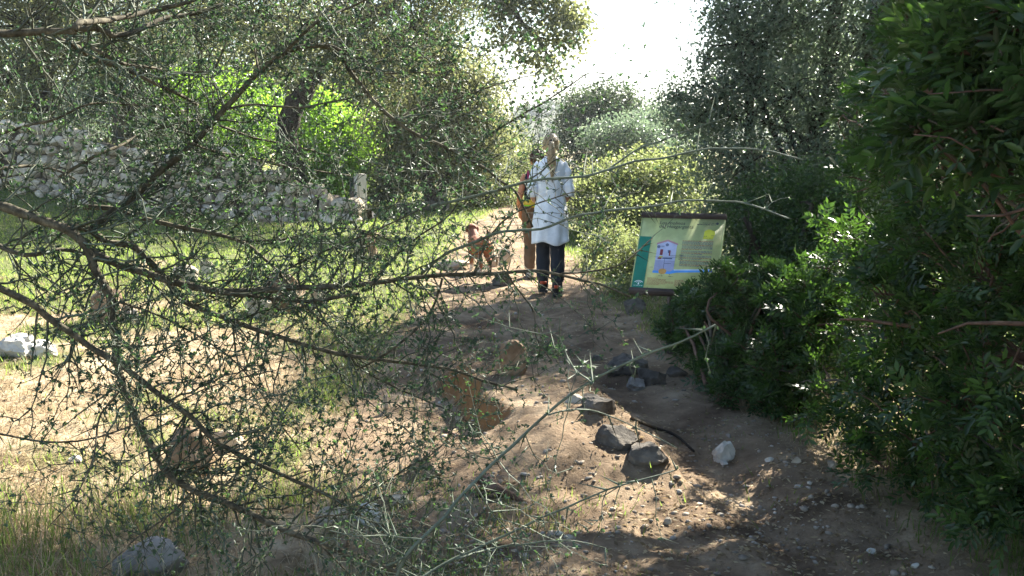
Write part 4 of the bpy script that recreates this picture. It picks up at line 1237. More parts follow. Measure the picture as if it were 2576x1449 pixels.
# --- sunny scrub to the right of the path
plant("scrub_bush", "sunlit yellow green bush between the hikers and the tall olive", "shrub", down(D(1580, 600, 17)), [([down(D(1600, 600, 17)), D(1600, 540, 17), D(1590, 480, 17)], [.06, .05, .03])],
      [LB(1520, 470, 18, 70, 55, .9), LB(1610, 440, 17.5, 80, 60, 1.0), LB(1700, 470, 17, 80, 80, 1.0), LB(1560, 540, 16.5, 90, 60, .9), LB(1660, 560, 16, 90, 60, .9), LB(1480, 520, 17.5, 45, 50, .6)], 30000, .065, 'lf_scrub', 'bark_grey', 40, "scrub beside the path", per=22, spread=.13)
plant("scrub_bush", "low feathery yellow green bush behind the information board", "shrub", down(D(1600, 690, 12.5)), [([down(D(1600, 690, 12.5)), D(1590, 640, 12.5)], [.03, .02])],
      [LB(1545, 620, 13, 65, 55, .45), LB(1620, 640, 12.3, 70, 60, .5), LB(1540, 690, 12.0, 60, 35, .4), LB(1660, 720, 11, 55, 50, .4), LB(1590, 740, 10.6, 60, 35, .35), LB(1500, 640, 13.4, 30, 40, .3)], 21000, .045, 'lf_scrub', 'bark_grey', 41, "scrub beside the path", per=24, spread=.085, up=.2, aspect=.35)

# --- the tall grey green wild olive on the right
tp = [down(D(2080, 800, 10.6)), D(2075, 640, 10.6), D(2090, 480, 10.5), D(2060, 330, 10.5), D(2090, 150, 10.5), D(2110, -60, 10.6), D(2140, -260, 10.8)]
tp2 = [down(D(2200, 800, 10.2)), D(2210, 560, 10.2), D(2170, 350, 10.3), D(2200, 120, 10.2), D(2260, -100, 10.3)]
tp3 = [down(D(1930, 800, 10.9)), D(1925, 600, 10.9), D(1900, 430, 10.9), D(1885, 260, 10.9), D(1900, 60, 10.8)]
olive_lobes = [LB(1880, 110, 10.8, 110, 120, .8), LB(1830, 240, 11, 110, 90, .8), LB(1760, 300, 11.3, 80, 70, .7), LB(1700, 250, 11.6, 45, 40, .4), LB(2010, 60, 10.6, 110, 120, .8), LB(2000, 240, 10.4, 150, 110, 1.0), LB(2170, 100, 10.3, 130, 130, .9), LB(1870, 420, 10.6, 150, 100, 1.0),
     LB(2050, 400, 10.2, 150, 120, 1.0), LB(2200, 300, 10.0, 120, 130, .9), LB(1880, 560, 10.2, 140, 100, .9), LB(2050, 580, 9.8, 160, 120, 1.0), LB(2230, 520, 9.6, 150, 150, 1.0), LB(1900, 700, 9.8, 110, 90, .8), LB(2080, 740, 9.4, 150, 90, .9),
     LB(2330, 120, 10.2, 120, 160, 1.0), LB(2450, 250, 10.5, 150, 200, 1.1), LB(2450, 560, 10, 200, 220, 1.2),
     LB(2010, -120, 10.6, 170, 110, 1.0), LB(2200, -190, 10.5, 190, 140, 1.1), LB(2400, -150, 10.5, 200, 160, 1.2), LB(1840, 30, 11, 60, 70, .5), LB(1780, 150, 11.3, 40, 50, .35, .6)]
plant("olive_tree", "tall grey green wild olive with glinting leaves on the right of the path", "tree", tp[0], [(tp, [.13, .12, .11, .095, .08, .065, .04]), (tp2, [.11, .10, .085, .07, .04]), (tp3, [.08, .07, .06, .05, .03])],
      olive_lobes, 112000, .054, 'lf_olive', 'bark_dark', 42, "trees around the meadow", per=30, spread=.13, limb_r=.045, up=.4, aspect=.42, shell=.25)
# more of the same thicket standing behind and to the right, its tops above the picture
plant("olive_tree", "shadowy wild olive standing behind the right hand mastic shrub", "tree", down(np.array([4.6, 8.0, 0])), [([down(np.array([4.6, 8.0, 0])), np.array([4.5, 8, 1.5]), np.array([4.2, 7.9, 3.0]), np.array([4.3, 7.8, 4.4])], [.14, .12, .10, .06])],
      [(np.array([4.0, 7.2, 3.6]), (1.3, 1.2, 1.0), 1), (np.array([5.2, 8.0, 4.2]), (1.5, 1.4, 1.1), 1), (np.array([3.6, 7.6, 4.9]), (1.2, 1.2, .8), 1), (np.array([4.6, 6.6, 2.2]), (1.2, 1.0, 1.2), 1), (np.array([5.6, 6.8, 3.0]), (1.2, 1.2, 1.4), 1), (np.array([3.0, 8.6, 4.6]), (1.0, 1.0, .7), 1), (np.array([5.2, 7.0, 5.0]), (1.2, 1.0, .8), 1), (np.array([4.3, 5.8, 3.7]), (1.0, .8, .8), 1), (np.array([5.2, 5.6, 2.4]), (1.1, .9, 1.0), 1), (np.array([6.2, 7.6, 4.4]), (1.0, 1.0, 1.2), 1), (np.array([2.5, 8.7, 4.6]), (1.0, .7, .6), 1.3), (np.array([1.5, 8.1, 4.2]), (.9, .6, .5), 1.2), (np.array([2.6, 8.1, 3.5]), (.7, .6, .4), 1), (np.array([3.4, 9.8, 5.5]), (1.1, .9, .7), 1.1), (np.array([3.3, 8.8, 4.6]), (.9, .7, .6), 1.2), (np.array([.6, 8.0, 4.2]), (.9, .6, .5), 1.0), (np.array([3.4, 7.2, 4.2]), (1.1, 1.0, .7), 1)], 60000, .07, 'lf_olive', 'bark_dark', 43, "trees around the meadow", per=30, spread=.17, limb_r=.05, shell=.2, aspect=.45)

bw = down(D(250, 505, 21.2))
plant("bramble", "green bramble scrambling over the left part of the stone wall", "shrub", bw, [([bw, bw + [-.2, 0, .5], bw + [-.5, .2, 1.0]], [.03, .02, .01]), ([bw, bw + [.4, 0, .5], bw + [1.0, .2, .8]], [.03, .02, .01])],
      [LB(120, 430, 21.6, 70, 45, .4), LB(215, 400, 21.8, 60, 40, .4), LB(290, 450, 21.4, 70, 40, .4), LB(40, 380, 22, 60, 50, .4), LB(390, 430, 21.8, 50, 35, .4), LB(450, 500, 21.2, 45, 25, .3), LB(100, 330, 22.3, 70, 35, .4)], 9000, .07, 'lf_scrub', 'bark_red', 59, "shrubs behind the wall", per=14, spread=.16, limb_r=.02, up=.3, aspect=.6)
# --- woodland closing the view behind the wall and the meadow
for i, (px, py, dd, lob) in enumerate([
    (120, 430, 31, [(60, 330, 150, 70), (180, 230, 140, 90), (20, 160, 140, 90), (230, 350, 110, 60), (140, 60, 160, 90)]),
    (460, 430, 32, [(420, 330, 130, 70), (500, 220, 130, 90), (380, 150, 120, 80), (520, 380, 110, 50), (470, 60, 150, 80)]),
    (760, 430, 33, [(700, 340, 120, 70), (800, 230, 130, 90), (650, 170, 110, 80), (860, 340, 100, 70), (760, 90, 150, 90)]),
    (1020, 440, 32, [(960, 360, 110, 80), (1060, 250, 110, 90), (930, 190, 100, 80), (1110, 380, 90, 70), (1020, 130, 120, 70)])]):
    kind = ("far left corner, behind the tall wild olive", "left, behind the slender grey trunk", "middle left, behind the dark leaning oak", "middle, behind the low forking oak")[i]
    plant("oak_tree", "dense background oak filling the gaps at the " + kind, "tree", down(D(px, py, dd)), [([down(D(px, py, dd)), D(px, py - 100, dd), D(px + 10, 220, dd)], [.22, .18, .12])],
          [LB(a, b_, dd + .4 * (k % 3), rx, ry, 1.3) for k, (a, b_, rx, ry) in enumerate(lob)], 18000, .145, ('lf_oak', 'lf_olive', 'lf_oak', 'lf_scrub')[i], 'bark_dark', 60 + i, "trees around the meadow", per=24, spread=.3, limb_r=.07)
# a tall tree further up on the right whose shade lies over the path
plant("oak_tree", "tall thin crowned oak behind the tall grey green olive", "tree", down(np.array([4.3, 14.6, 0])), [([down(np.array([4.3, 14.6, 0])), np.array([4.2, 14.6, 2.0]), np.array([4.0, 14.5, 3.6]), np.array([4.1, 14.4, 5.0])], [.16, .13, .10, .05])],
      [(np.array([3.6, 14.0, 3.6]), (1.0, 1.0, .8), 1), (np.array([4.6, 14.8, 4.4]), (1.3, 1.2, .9), 1), (np.array([3.5, 14.6, 4.6]), (.9, .9, .6), .8), (np.array([4.0, 13.6, 2.6]), (1.1, .9, .9), 1), (np.array([5.4, 14.6, 3.6]), (1.1, 1.1, 1.1), 1), (np.array([5.0, 15.0, 2.4]), (1.2, 1.1, 1.0), 1), (np.array([3.3, 12.9, 4.3]), (.9, .9, .6), 1.3), (np.array([3.9, 13.4, 5.1]), (1.0, .9, .6), 1.2), (np.array([3.0, 12.1, 3.7]), (.6, .7, .4), 1.2), (np.array([2.7, 11.6, 4.3]), (.7, .7, .45), 1.2), (np.array([2.5, 12.9, 4.4]), (.7, .7, .5), 1.2)],
      34000, .07, 'lf_olive', 'bark_dark', 70, "trees around the meadow", per=26, spread=.2, limb_r=.05, shell=.2)

plant("olive_tree", "added wild olive, mostly unseen, shading the thicket at the top right corner", "tree", down(np.array([4.6, 3.4, 0])), [([down(np.array([4.6, 3.4, 0])), np.array([4.5, 3.4, 1.4]), np.array([4.0, 3.5, 2.6]), np.array([3.4, 3.6, 3.4])], [.15, .13, .10, .05])],  # extra tree, mostly out of view, added to block sky light over the thicket
      [(np.array([2.3, 4.5, 2.75]), (.6, .6, .5), 1), (np.array([2.8, 3.6, 3.5]), (.9, .9, .5), 1), (np.array([3.6, 2.6, 3.4]), (1.0, 1.0, .7), 1), (np.array([3.3, 4.8, 3.5]), (1.0, .9, .6), 1), (np.array([2.9, 1.9, 3.6]), (1.0, .9, .5), 1), (np.array([4.4, 4.0, 2.6]), (1.0, 1.1, 1.2), 1), (np.array([3.9, 1.2, 2.4]), (.9, 1.0, 1.2), 1), (np.array([3.4, .2, 1.6]), (.9, .9, 1.2), 1)],
      42000, .06, 'lf_olive', 'bark_dark', 44, "trees around the meadow", per=28, spread=.17, limb_r=.04, shell=.2, aspect=.45)

# --- mastic shrubs: pinnate leaves
LEAFLET = raw_mesh("leaf", *(lambda VF: (VF[0], VF[1]))(leaf_cards6(np.zeros((1, 3)), np.array([[0, 1.0, 0]]), np.array([[0, 0, 1.0]]), 1.0, .30)), None)
def mastic(name, label, base, stems, lobes, n_leaf, size, seed, group, mat='lf_mastic', singles=0, pairs=4, spread=.12):
    r = np.random.default_rng(seed)
    root = thing(name, label, "shrub", tuple(base), group)
    vol = np.array([a * b * c for _, (a, b, c), *_ in lobes]) ** (2 / 3.); cnt = (vol / vol.sum() * n_leaf).astype(int)
    B, A_, N_, S_, T_ = [], [], [], [], []
    tw = MB()
    for (c, rad, *_), k in zip(lobes, cnt):
        m = max(2, k // 14)
        dd = unit(r.normal(size=(m, 3))); rr = .25 + .8 * r.random((m, 1)) ** .6
        tips = np.asarray(c) + dd * rr * np.asarray(rad)
        hub = np.asarray(c) + np.array([.15, .1, -.5]) * np.asarray(rad)
        for tip in tips:
            if tip[2] < hz(tip[0], tip[1]) + .05: continue
            st = hub + (tip - hub) * r.uniform(.25, .55)
            C = curve_pts(st, tip, .06, r, 6, .10)
            tw.add(*tube(C, np.linspace(.006, .002, 6) * (1 + 1.2 * (size > .05)), 4, False))
            dr = unit((C[-1] - C[2])[None])[0]
            for q in range(14):
                t = 1 - q / 14 * .75
                p = C[0] + (C[-1] - C[0]) * t if q else C[-1]
                j = t * 5; i0 = min(4, int(j)); p = C[i0] + (C[i0 + 1] - C[i0]) * (j - i0)
                side = unit(r.normal(size=3)[None])[0]; side = unit((side - dr * side.dot(dr))[None])[0]
                a = unit((dr * r.uniform(.3, .9) + side + np.array([0, 0, .25]))[None])[0]
                n = unit((np.array([0, 0, 1.0]) + r.normal(size=3) * .55)[None])[0]; n = unit((n - a * a.dot(n))[None])[0]
                B.append(p); A_.append(a); N_.append(n); S_.append(size * r.uniform(.55, 1.3)); T_.append(r.random())
    for pts, rd in stems:
        Cc = catmull(np.hstack([np.array(pts), np.array(rd)[:, None]]), .08)
        b = MB(); b.add(*tube(Cc[:, :3] + r.normal(size=(len(Cc), 3)) * .008, Cc[:, 3], 6)); b.build("stem", MAT['bark_red'], root, None, True)
    for (c, rad, *_) in lobes:                       # bare woody stems running out through the leaves
        for _k in range(2):
            tip = np.asarray(c) + unit(r.normal(size=3)[None])[0] * np.asarray(rad) * .95
            if tip[2] < .15: continue
            b0_ = np.asarray(base) + np.array([r.uniform(-.3, .3), r.uniform(-.2, .2), .05])
            mid = b0_ + (np.asarray(c) - b0_) * .6 + np.array([0, 0, .15])
            Cc = catmull(np.array([b0_, mid, np.asarray(c) + r.normal(size=3) * .06, tip]), .08)
            b = MB(); b.add(*tube(Cc + r.normal(size=Cc.shape) * .006, np.linspace(.016, .003, len(Cc)), 5))
            b.build("stem", MAT[('bark_red', 'bark_grey')[_k]], root, None, True)
    tw.build("twigs", MAT['bark_red'], root, "stuff", True)
    B, A_, N_, S_, T_ = map(np.array, (B, A_, N_, S_, T_))
    # leaflets in pairs down a rachis
    side = np.cross(A_, N_)
    LP, LA, LN, LL, LT = [], [], [], [], []
    for k in range(pairs):
        for s_ in (-1, 1):
            t = .25 + .75 * k / max(1, pairs - 1)
            LP.append(B + A_ * (S_ * 2.0 * t)[:, None] - N_ * (S_ * .25 * t * t)[:, None])
            f = .75 - .45 * k / pairs
            a = unit(A_ * (1 - f + .25) + side * s_ * (f + .25) + r.normal(size=A_.shape) * .14)
            n = unit(N_ + r.normal(size=A_.shape) * .28); n = unit(n - a * np.sum(a * n, 1, keepdims=True))
            LA.append(a); LN.append(n); LL.append(S_ * r.uniform(.85, 1.15, len(S_))); LT.append(np.clip(T_ * .7 + .3 * r.random(len(T_)), 0, 1))
    LP, LA, LN, LL, LT = map(np.concatenate, (LP, LA, LN, LL, LT))
    far = np.linalg.norm(LP - np.array([0, 0, CAM_Z]), axis=1)
    keep = np.ones(len(LP), bool)
    if singles:
        u = LP[:, 0] / LP[:, 1] * FPX + 512
        cand = np.where((u > 300) & (u < 1015) & (LP[:, 1] > 1))[0]
        pick = cand[np.argsort(far[cand])[:singles]]
        keep[pick] = False
        meshes = []
        for k in range(3):
            VF = leaf_cards6(np.zeros((1, 3)), np.array([[0, 1.0, 0]]), np.array([[0, 0, 1.0]]), 1.0, .31 + .04 * k)
            meshes.append(raw_mesh("leaf", VF[0], VF[1], MAT[mat], {"tint": ('FACE', np.full(2, .3 + .3 * k))}))
        rl = root_loc(root)
        for i in pick:
            o = link("leaf", meshes[i % 3], root)
            x = np.cross(LA[i], LN[i]); s_ = LL[i]
            o.matrix_local = Matrix(((x[0] * s_, LA[i, 0] * s_, LN[i, 0] * s_, LP[i, 0] - rl[0]), (x[1] * s_, LA[i, 1] * s_, LN[i, 1] * s_, LP[i, 1] - rl[1]), (x[2] * s_, LA[i, 2] * s_, LN[i, 2] * s_, LP[i, 2] - rl[2]), (0, 0, 0, 1)))
    nearby = far < 4.2
    kn = keep & nearby
    V, F = leaf_cards6(LP[kn], LA[kn], LN[kn], LL[kn], LL[kn] * .34)
    kf = keep & ~nearby
    V2, F2 = leaf_cards(LP[kf], LA[kf], LN[kf], LL[kf], LL[kf] * .36)
    T = np.concatenate([np.repeat(LT[kn], 2), LT[kf]])
    F = np.concatenate([F, F2 + len(V)]); V = np.concatenate([V, V2])
    obj("foliage", V, F, MAT[mat], root, "stuff", {"tint": ('FACE', T)})
    print(label[:30], len(LP))
    return root

b0 = down(np.array([2.9, 4.4, 0]))
st = lambda *p: [np.array(q, float) for q in p]
mastic("mastic_shrub", "large dark mastic shrub with glossy paired leaflets filling the right side", b0,
       [(st(b0, (2.7, 4.3, .7), (2.3, 4.1, 1.3), (1.95, 3.9, 1.75)), [.035, .03, .02, .008]), (st(b0, (3.0, 4.2, .9), (2.6, 3.7, 1.6), (2.0, 3.2, 1.9)), [.035, .03, .02, .006]),
        (st(b0, (2.5, 4.3, .5), (2.0, 4.3, .75), (1.5, 4.5, .8)), [.03, .022, .015, .005]), (st(b0, (3.1, 4.6, 1.1), (3.0, 4.7, 2.0), (2.8, 4.8, 2.9)), [.04, .03, .02, .008]), (st((3.0, 3.2, .3), (2.4, 3.0, 1.2), (1.7, 2.8, 1.42), (1.25, 2.75, 1.38)), [.02, .014, .009, .003]),
        (st((3.2, 3.4, .2), (2.4, 3.3, .9), (1.75, 3.3, 1.0), (1.45, 3.35, .95)), [.02, .014, .009, .003])],
       [LB(2330, 60, 4.4, 90, 110, .5), LB(2250, 190, 5.0, 90, 110, .5), LB(2390, 420, 4.2, 130, 150, .6), LB(2170, 300, 5.8, 70, 80, .45), LB(2210, 420, 5.4, 90, 90, .5),
        LB(2300, 620, 5.0, 180, 170, .7), LB(2480, 650, 4.0, 160, 220, .6), LB(2130, 620, 6.0, 110, 120, .5), LB(2080, 830, 5.9, 150, 130, .6), LB(2280, 860, 4.9, 200, 160, .6), LB(2480, 950, 3.8, 180, 230, .55), LB(2130, 980, 5.2, 170, 110, .55),
        LB(2330, 1080, 4.4, 190, 160, .55), LB(2520, 1220, 3.6, 150, 180, .5), LB(1960, 920, 6.0, 120, 130, .5), LB(2240, 740, 4.6, 120, 80, .4), LB(2420, -80, 4.0, 260, 120, .7), LB(2250, 1180, 4.5, 120, 60, .4),
        (np.array([3.1, 2.6, 1.0]), (.8, .9, .9)), (np.array([3.1, 4.6, .8]), (.7, .7, .7)), (np.array([3.5, 5.2, 1.5]), (.8, .8, .9)), (np.array([2.9, 5.6, .9]), (.8, .7, .7)), (np.array([3.9, 5.0, .8]), (.8, .8, .8)), (np.array([3.3, 2.9, 2.4]), (.8, .9, .8)), (np.array([3.0, 1.4, 1.2]), (.7, .8, 1.0)), (np.array([2.9, 1.6, 2.6]), (.7, .8, .6)), (np.array([3.9, 3.8, 2.0]), (.8, 1.0, 1.4)), (np.array([2.4, 3.0, 3.2]), (.7, .8, .4))],
       23000, .046, 51, "mastic shrubs beside the path", singles=300)
bb = down(D(2000, 800, 8.2))  # bush added to darken the gap where the olive shades itself
plant("shade_bush", "dark bush added in place of the shade between the information board and the tall olive", "shrub", bb, [([bb, bb + [0, 0, .5], bb + [.1, 0, 1.0]], [.05, .04, .02]), ([bb, bb + [-.2, 0, .4], bb + [-.45, 0, .9]], [.04, .03, .015])],
      [LB(1900, 600, 8.6, 80, 80, .5), LB(1990, 520, 8.8, 100, 110, .6), LB(1890, 720, 8.3, 80, 70, .5), LB(2030, 660, 8.2, 130, 110, .7), LB(2120, 500, 8.4, 110, 130, .7), LB(1860, 520, 9.0, 40, 50, .3)], 34000, .036, 'lf_mastic', 'bark_dark', 55, "shrubs in the right hand thicket", per=26, spread=.10, limb_r=.02, shell=.2, aspect=.45)
b2 = down(np.array([2.35, 3.1, 0]))
mastic("oleander_shrub", "long leaved glossy shrub leaning into the top right corner in front of the mastic", b2,
       [(st(b2, (2.2, 3.1, 1.0), (1.95, 3.1, 1.7), D(2350, 300, 3.2)), [.022, .018, .012, .004]), (st(b2, (2.3, 3.0, 1.1), (2.1, 2.9, 1.9), D(2480, 20, 3.0)), [.02, .016, .011, .004]),
        (st((2.15, 3.05, 1.25), (1.9, 3.0, 1.5), (1.6, 3.0, 1.56), D(2310, 345, 2.9)), [.012, .009, .006, .002]), (st((2.1, 3.0, 1.3), (1.8, 2.95, 1.72), D(2330, 230, 2.9)), [.01, .007, .002])],
       [LB(2480, 60, 3.1, 120, 130, .35), LB(2400, 160, 3.3, 110, 110, .35), LB(2540, 220, 3.0, 90, 120, .35), LB(2420, 300, 3.1, 110, 80, .3), LB(2530, 420, 3.0, 90, 100, .3), LB(2330, 330, 3.1, 40, 30, .15), (np.array([2.2, 3.1, 2.7]), (.5, .5, .35)), (np.array([2.6, 3.2, 1.8]), (.5, .5, .5))],
       3000, .062, 53, "mastic shrubs beside the path", pairs=3)
b1 = down(D(1880, 985, 6.4))
mastic("mastic_shrub", "low bright edged mastic shrub covering the post of the information board", b1,
       [(st(b1, b1 + [-.05, 0, .3], b1 + [-.3, -.05, .55], D(1830, 700, 6.6)), [.016, .012, .008, .003]), (st(b1, b1 + [.05, 0, .35], D(1960, 690, 6.4)), [.015, .01, .004]), (st(b1, b1 + [-.2, 0, .2], D(1730, 800, 6.9)), [.014, .009, .003])],
       [LB(1830, 720, 6.6, 65, 55, .2), LB(1770, 770, 6.9, 60, 45, .2), LB(1890, 780, 6.5, 100, 70, .35), LB(1790, 840, 6.8, 75, 60, .25), LB(1880, 900, 6.4, 120, 80, .4), LB(1960, 740, 6.4, 80, 70, .3), LB(1800, 940, 6.5, 60, 45, .25), LB(1980, 860, 6.3, 90, 90, .4), LB(1740, 860, 6.9, 55, 60, .2), LB(1930, 700, 6.6, 70, 50, .25), LB(2020, 760, 6.2, 90, 80, .35), LB(1840, 980, 6.2, 80, 40, .3), LB(1950, 1010, 5.9, 90, 40, .3), LB(1700, 830, 7.05, 38, 70, .12), LB(1715, 770, 7.1, 40, 40, .12)],
       5800, .040, 52, "mastic shrubs beside the path")
# ------------------------------------------------------------------ the thorny tree reaching in from the left
def thorny_tree():
    r = np.random.default_rng(99)
    base = np.array([-2.35, 2.3, hz(-2.35, 2.3)])
    root = thing("thorn_tree", "wild thorny tree spreading long bare limbs, spines and small dark leaves across the view", "tree", tuple(base))
    # (points in the view, thickness at both ends in view pixels, distance at both ends, twig density, leafiness)
    BR = [
     ([(-60,500),(0,518),(77,547),(144,570),(187,595),(217,632),(234,682),(254,719),(274,749),(279,806),(288,853),(294,920),(306,970),(321,1014),(345,1074),(385,1131),(421,1195),(485,1235),(569,1268),(669,1315),(736,1345),(803,1369),(910,1409),(1010,1449),(1100,1500)], 24, 12, 2.3, 1.9, 1.0, 1.0),
     ([(144,570),(201,572),(234,582),(268,609),(328,615),(361,645),(391,672),(422,706),(445,739),(468,759),(519,779),(585,803),(652,826),(719,846),(786,866),(860,883),(944,896),(1027,906),(1128,922),(1210,950),(1300,975)], 19, 6, 2.3, 2.5, 1.0, 1.0),
     ([(227,635),(284,659),(318,672),(385,689),(420,702),(487,719),(554,731),(654,732),(738,722),(845,716),(944,706),(1027,696),(1111,687),(1195,684),(1278,682),(1355,679),(1412,689),(1462,699),(1529,716),(1590,742)], 21, 5, 2.25, 2.6, 1.0, .9),
     ([(1412,689),(1500,682),(1562,665),(1640,600)], 6, 3, 2.5, 2.6, .7, .5),
     ([(554,735),(600,742),(669,749),(753,759),(830,752),(900,738)], 11, 8, 2.28, 2.35, .7, .8),
     ([(-40,700),(0,726),(50,749),(94,776),(117,799),(151,823),(187,849),(234,883),(284,910),(335,943),(401,994),(468,1038),(502,1071),(535,1104),(585,1135),(652,1168),(719,1198),(786,1228),(860,1262),(910,1298),(954,1315),(1020,1369)], 19, 7, 2.0, 2.2, 1.0, .9),
     ([(207,520),(278,524),(335,542),(418,562),(502,577),(569,592),(619,609),(662,642),(696,675),(736,719),(763,759),(803,796),(860,839),(900,880)], 14, 5, 2.4, 2.7, 1.0, 1.0),
     ([(-40,84),(50,84),(117,79),(184,80),(241,70),(278,84),(294,90),(335,84),(368,70),(418,47),(502,30),(560,10)], 20, 8, 2.0, 2.3, .8, .7),
     ([(187,77),(201,54),(278,45),(368,30),(452,10),(520,-12)], 17, 9, 2.0, 2.3, .8, .7),
     ([(150,100),(201,117),(227,144),(284,161),(335,181),(385,204),(435,228),(468,244),(500,264)], 12, 8, 2.2, 2.5, .9, .8),
     ([(231,117),(268,137),(308,157),(378,167),(452,184),(502,181),(542,172),(572,104)], 10, 3, 2.15, 2.4, .8, .8),
     ([(234,575),(278,535),(328,505),(371,462),(418,421),(478,371),(515,335),(569,274),(619,221),(652,187),(709,141),(753,124),(803,117),(860,130),(880,177),(910,214),(937,251),(970,284),(1000,308),(1044,335),(1101,361),(1161,388),(1195,408),(1228,428),(1255,452),(1290,472),(1318,518),(1340,570)], 19, 5, 2.35, 2.6, 1.0, 1.0),
     ([(1168,388),(1201,361),(1278,311),(1328,281),(1379,254),(1435,217),(1486,184),(1540,188)], 7, 2.5, 2.6, 2.7, .8, .6),
     ([(1000,298),(1047,274),(1128,251),(1195,227),(1261,204),(1318,187),(1372,176)], 6, 2.5, 2.6, 2.7, .8, .7),
     ([(1080,520),(1160,500),(1245,478),(1295,462),(1362,448),(1462,442),(1529,425),(1596,405),(1663,398),(1720,384),(1776,373),(1870,371),(1937,378),(2014,396)], 8, 4, 2.3, 2.1, .8, .45),
     ([(1529,428),(1600,380),(1690,345),(1760,318),(1832,296)], 5, 2.5, 2.2, 2.1, .7, .4),
     ([(1255,478),(1340,445),(1395,402),(1440,384),(1490,378)], 5, 2.5, 2.3, 2.3, .6, .5),
     ([(1060,690),(1120,640),(1190,612),(1262,585),(1362,575),(1445,542),(1496,532),(1596,518),(1663,511),(1720,498),(1804,498),(1854,501),(1904,511),(1954,528),(1991,541)], 8, 4, 2.4, 2.0, .8, .5),
     ([(1803,816),(1720,856),(1613,900),(1529,940),(1489,963),(1439,997),(1379,1044),(1322,1098),(1251,1161),(1195,1218),(1144,1268),(1121,1299),(1061,1355),(1020,1399),(990,1470),(970,1560)], 5, 11, 1.55, 1.5, .8, .55),
     ([(1700,1181),(1640,1198),(1563,1218),(1496,1242),(1429,1272),(1362,1299),(1312,1322),(1261,1345),(1195,1379),(1154,1396),(1094,1429),(1010,1490),(980,1570)], 3.5, 9, 1.5, 1.5, .8, .5),
     ([(1520,1378),(1429,1359),(1345,1362),(1250,1372),(1150,1400)], 3, 6, 1.5, 1.5, .8, .6),
     ([(1275,684),(1308,739),(1342,786),(1348,850),(1390,905)], 5, 2.5, 2.5, 2.5, .8, .8),
     ([(1114,700),(1087,779),(1047,826),(1004,863),(960,895),(890,935)], 7, 5, 2.5, 2.4, .9, .9),
     ([(860,883),(930,940),(1000,975),(1080,1010),(1160,1050),(1215,1110),(1260,1180)], 6, 2.5, 2.45, 2.5, .9, .8),
     ([(-30,425),(84,418),(150,432),(190,452)], 10, 5, 2.4, 2.5, .9, .8),
     ([(150,445),(234,395),(301,368),(351,338),(420,318),(500,300)], 9, 5, 2.4, 2.6, .9, .8),
     ([(860,398),(753,371),(669,355),(602,335),(549,318)], 3, 7, 2.6, 2.4, .9, .9),
     ([(880,442),(759,425),(703,418),(629,398),(552,385),(485,365)], 3, 7, 2.6, 2.4, .9, .9),
     ([(-30,350),(60,320),(140,300),(230,262),(330,262),(470,282)], 8, 3, 2.3, 2.5, .9, .9),
     ([(-30,1085),(150,1110),(300,1080),(440,1010),(560,960),(690,930)], 6, 3, 1.9, 2.1, .9, .9),
     ([(300,985),(250,1050),(235,1150),(190,1250),(120,1330)], 6, 3, 1.9, 1.8, .9, .8),
     ([(485,1235),(430,1290),(350,1345),(290,1400),(240,1450)], 6, 3, 1.85, 1.7, .6, .7),
     ([(300,760),(420,800),(560,880),(640,960),(700,1050),(760,1130)], 6, 3, 2.1, 2.3, .9, .9),
     ([(620,609),(720,600),(840,575),(950,590),(1040,640)], 6, 3, 2.4, 2.5, .9, .9),
     ([(700,690),(800,640),(900,600),(1000,560),(1080,520)], 6, 4, 2.4, 2.4, .9, .9),
     ([(940,706),(1000,640),(1060,590),(1130,540),(1180,470)], 6, 3, 2.5, 2.5, .9, .9),
     ([(1195,684),(1230,600),(1290,540),(1380,505),(1470,480)], 6, 2.5, 2.5, 2.5, .9, .8),
     ([(868,130),(940,110),(1010,120),(1090,100),(1180,125)], 7, 2.5, 2.45, 2.6, .9, .9),
     ([(709,141),(790,60),(880,20),(960,-20)], 9, 5, 2.4, 2.4, .9, .9),
     ([(880,177),(960,185),(1050,180),(1140,195)], 5, 2.5, 2.5, 2.5, .9, .9),
     ([(652,187),(640,90),(660,20),(700,-30)], 6, 3, 2.4, 2.4, .9, .9),
     ([(569,274),(640,262),(760,268),(850,250),(920,235)], 7, 3, 2.4, 2.4, .9, .9),
     ([(-40,600),(60,640),(150,625),(230,640)], 14, 9, 2.3, 2.3, .9, .8),
     ([(840,1262),(930,1235),(1030,1170),(1100,1130),(1140,1075)], 6, 2.5, 2.1, 2.2, .9, .9),
     ([(736,1345),(800,1300),(870,1290),(960,1245),(1040,1235)], 6, 2.5, 1.85, 1.9, .9, .9),
     ([(803,1369),(850,1420),(900,1470)], 6, 4, 1.8, 1.8, .8, .9),
     ([(1061,1355),(980,1345),(900,1345),(830,1330)], 5, 2.5, 1.5, 1.55, .9, .9),
     ([(1195,1218),(1240,1290),(1290,1350),(1330,1449)], 4, 2.5, 1.5, 1.5, .8, .8),
     ([(1379,1044),(1450,1030),(1530,1050),(1620,1090),(1700,1130)], 4.5, 2.5, 1.55, 1.6, .6, .5),
     ([(1489,963),(1440,920),(1410,860),(1405,800)], 4, 2.5, 1.55, 1.6, .5, .5),
    ]
    nodes = []           # leaf cluster: p, dir, size
    thorns = MB(); tw = MB(); shoots = MB()
    TV = [0]
    def thorn(p, dr, L, rad, dst):
        dr = dr / np.linalg.norm(dr)
        a = np.cross(dr, [0.3, .5, .8]); a /= np.linalg.norm(a); b = np.cross(dr, a)
        V = [p + a * rad, p - a * .5 * rad + b * .87 * rad, p - a * .5 * rad - b * .87 * rad, p + dr * L + a * .0]
        dst.add(V, (), [(0, 1, 3), (1, 2, 3), (2, 0, 3)])
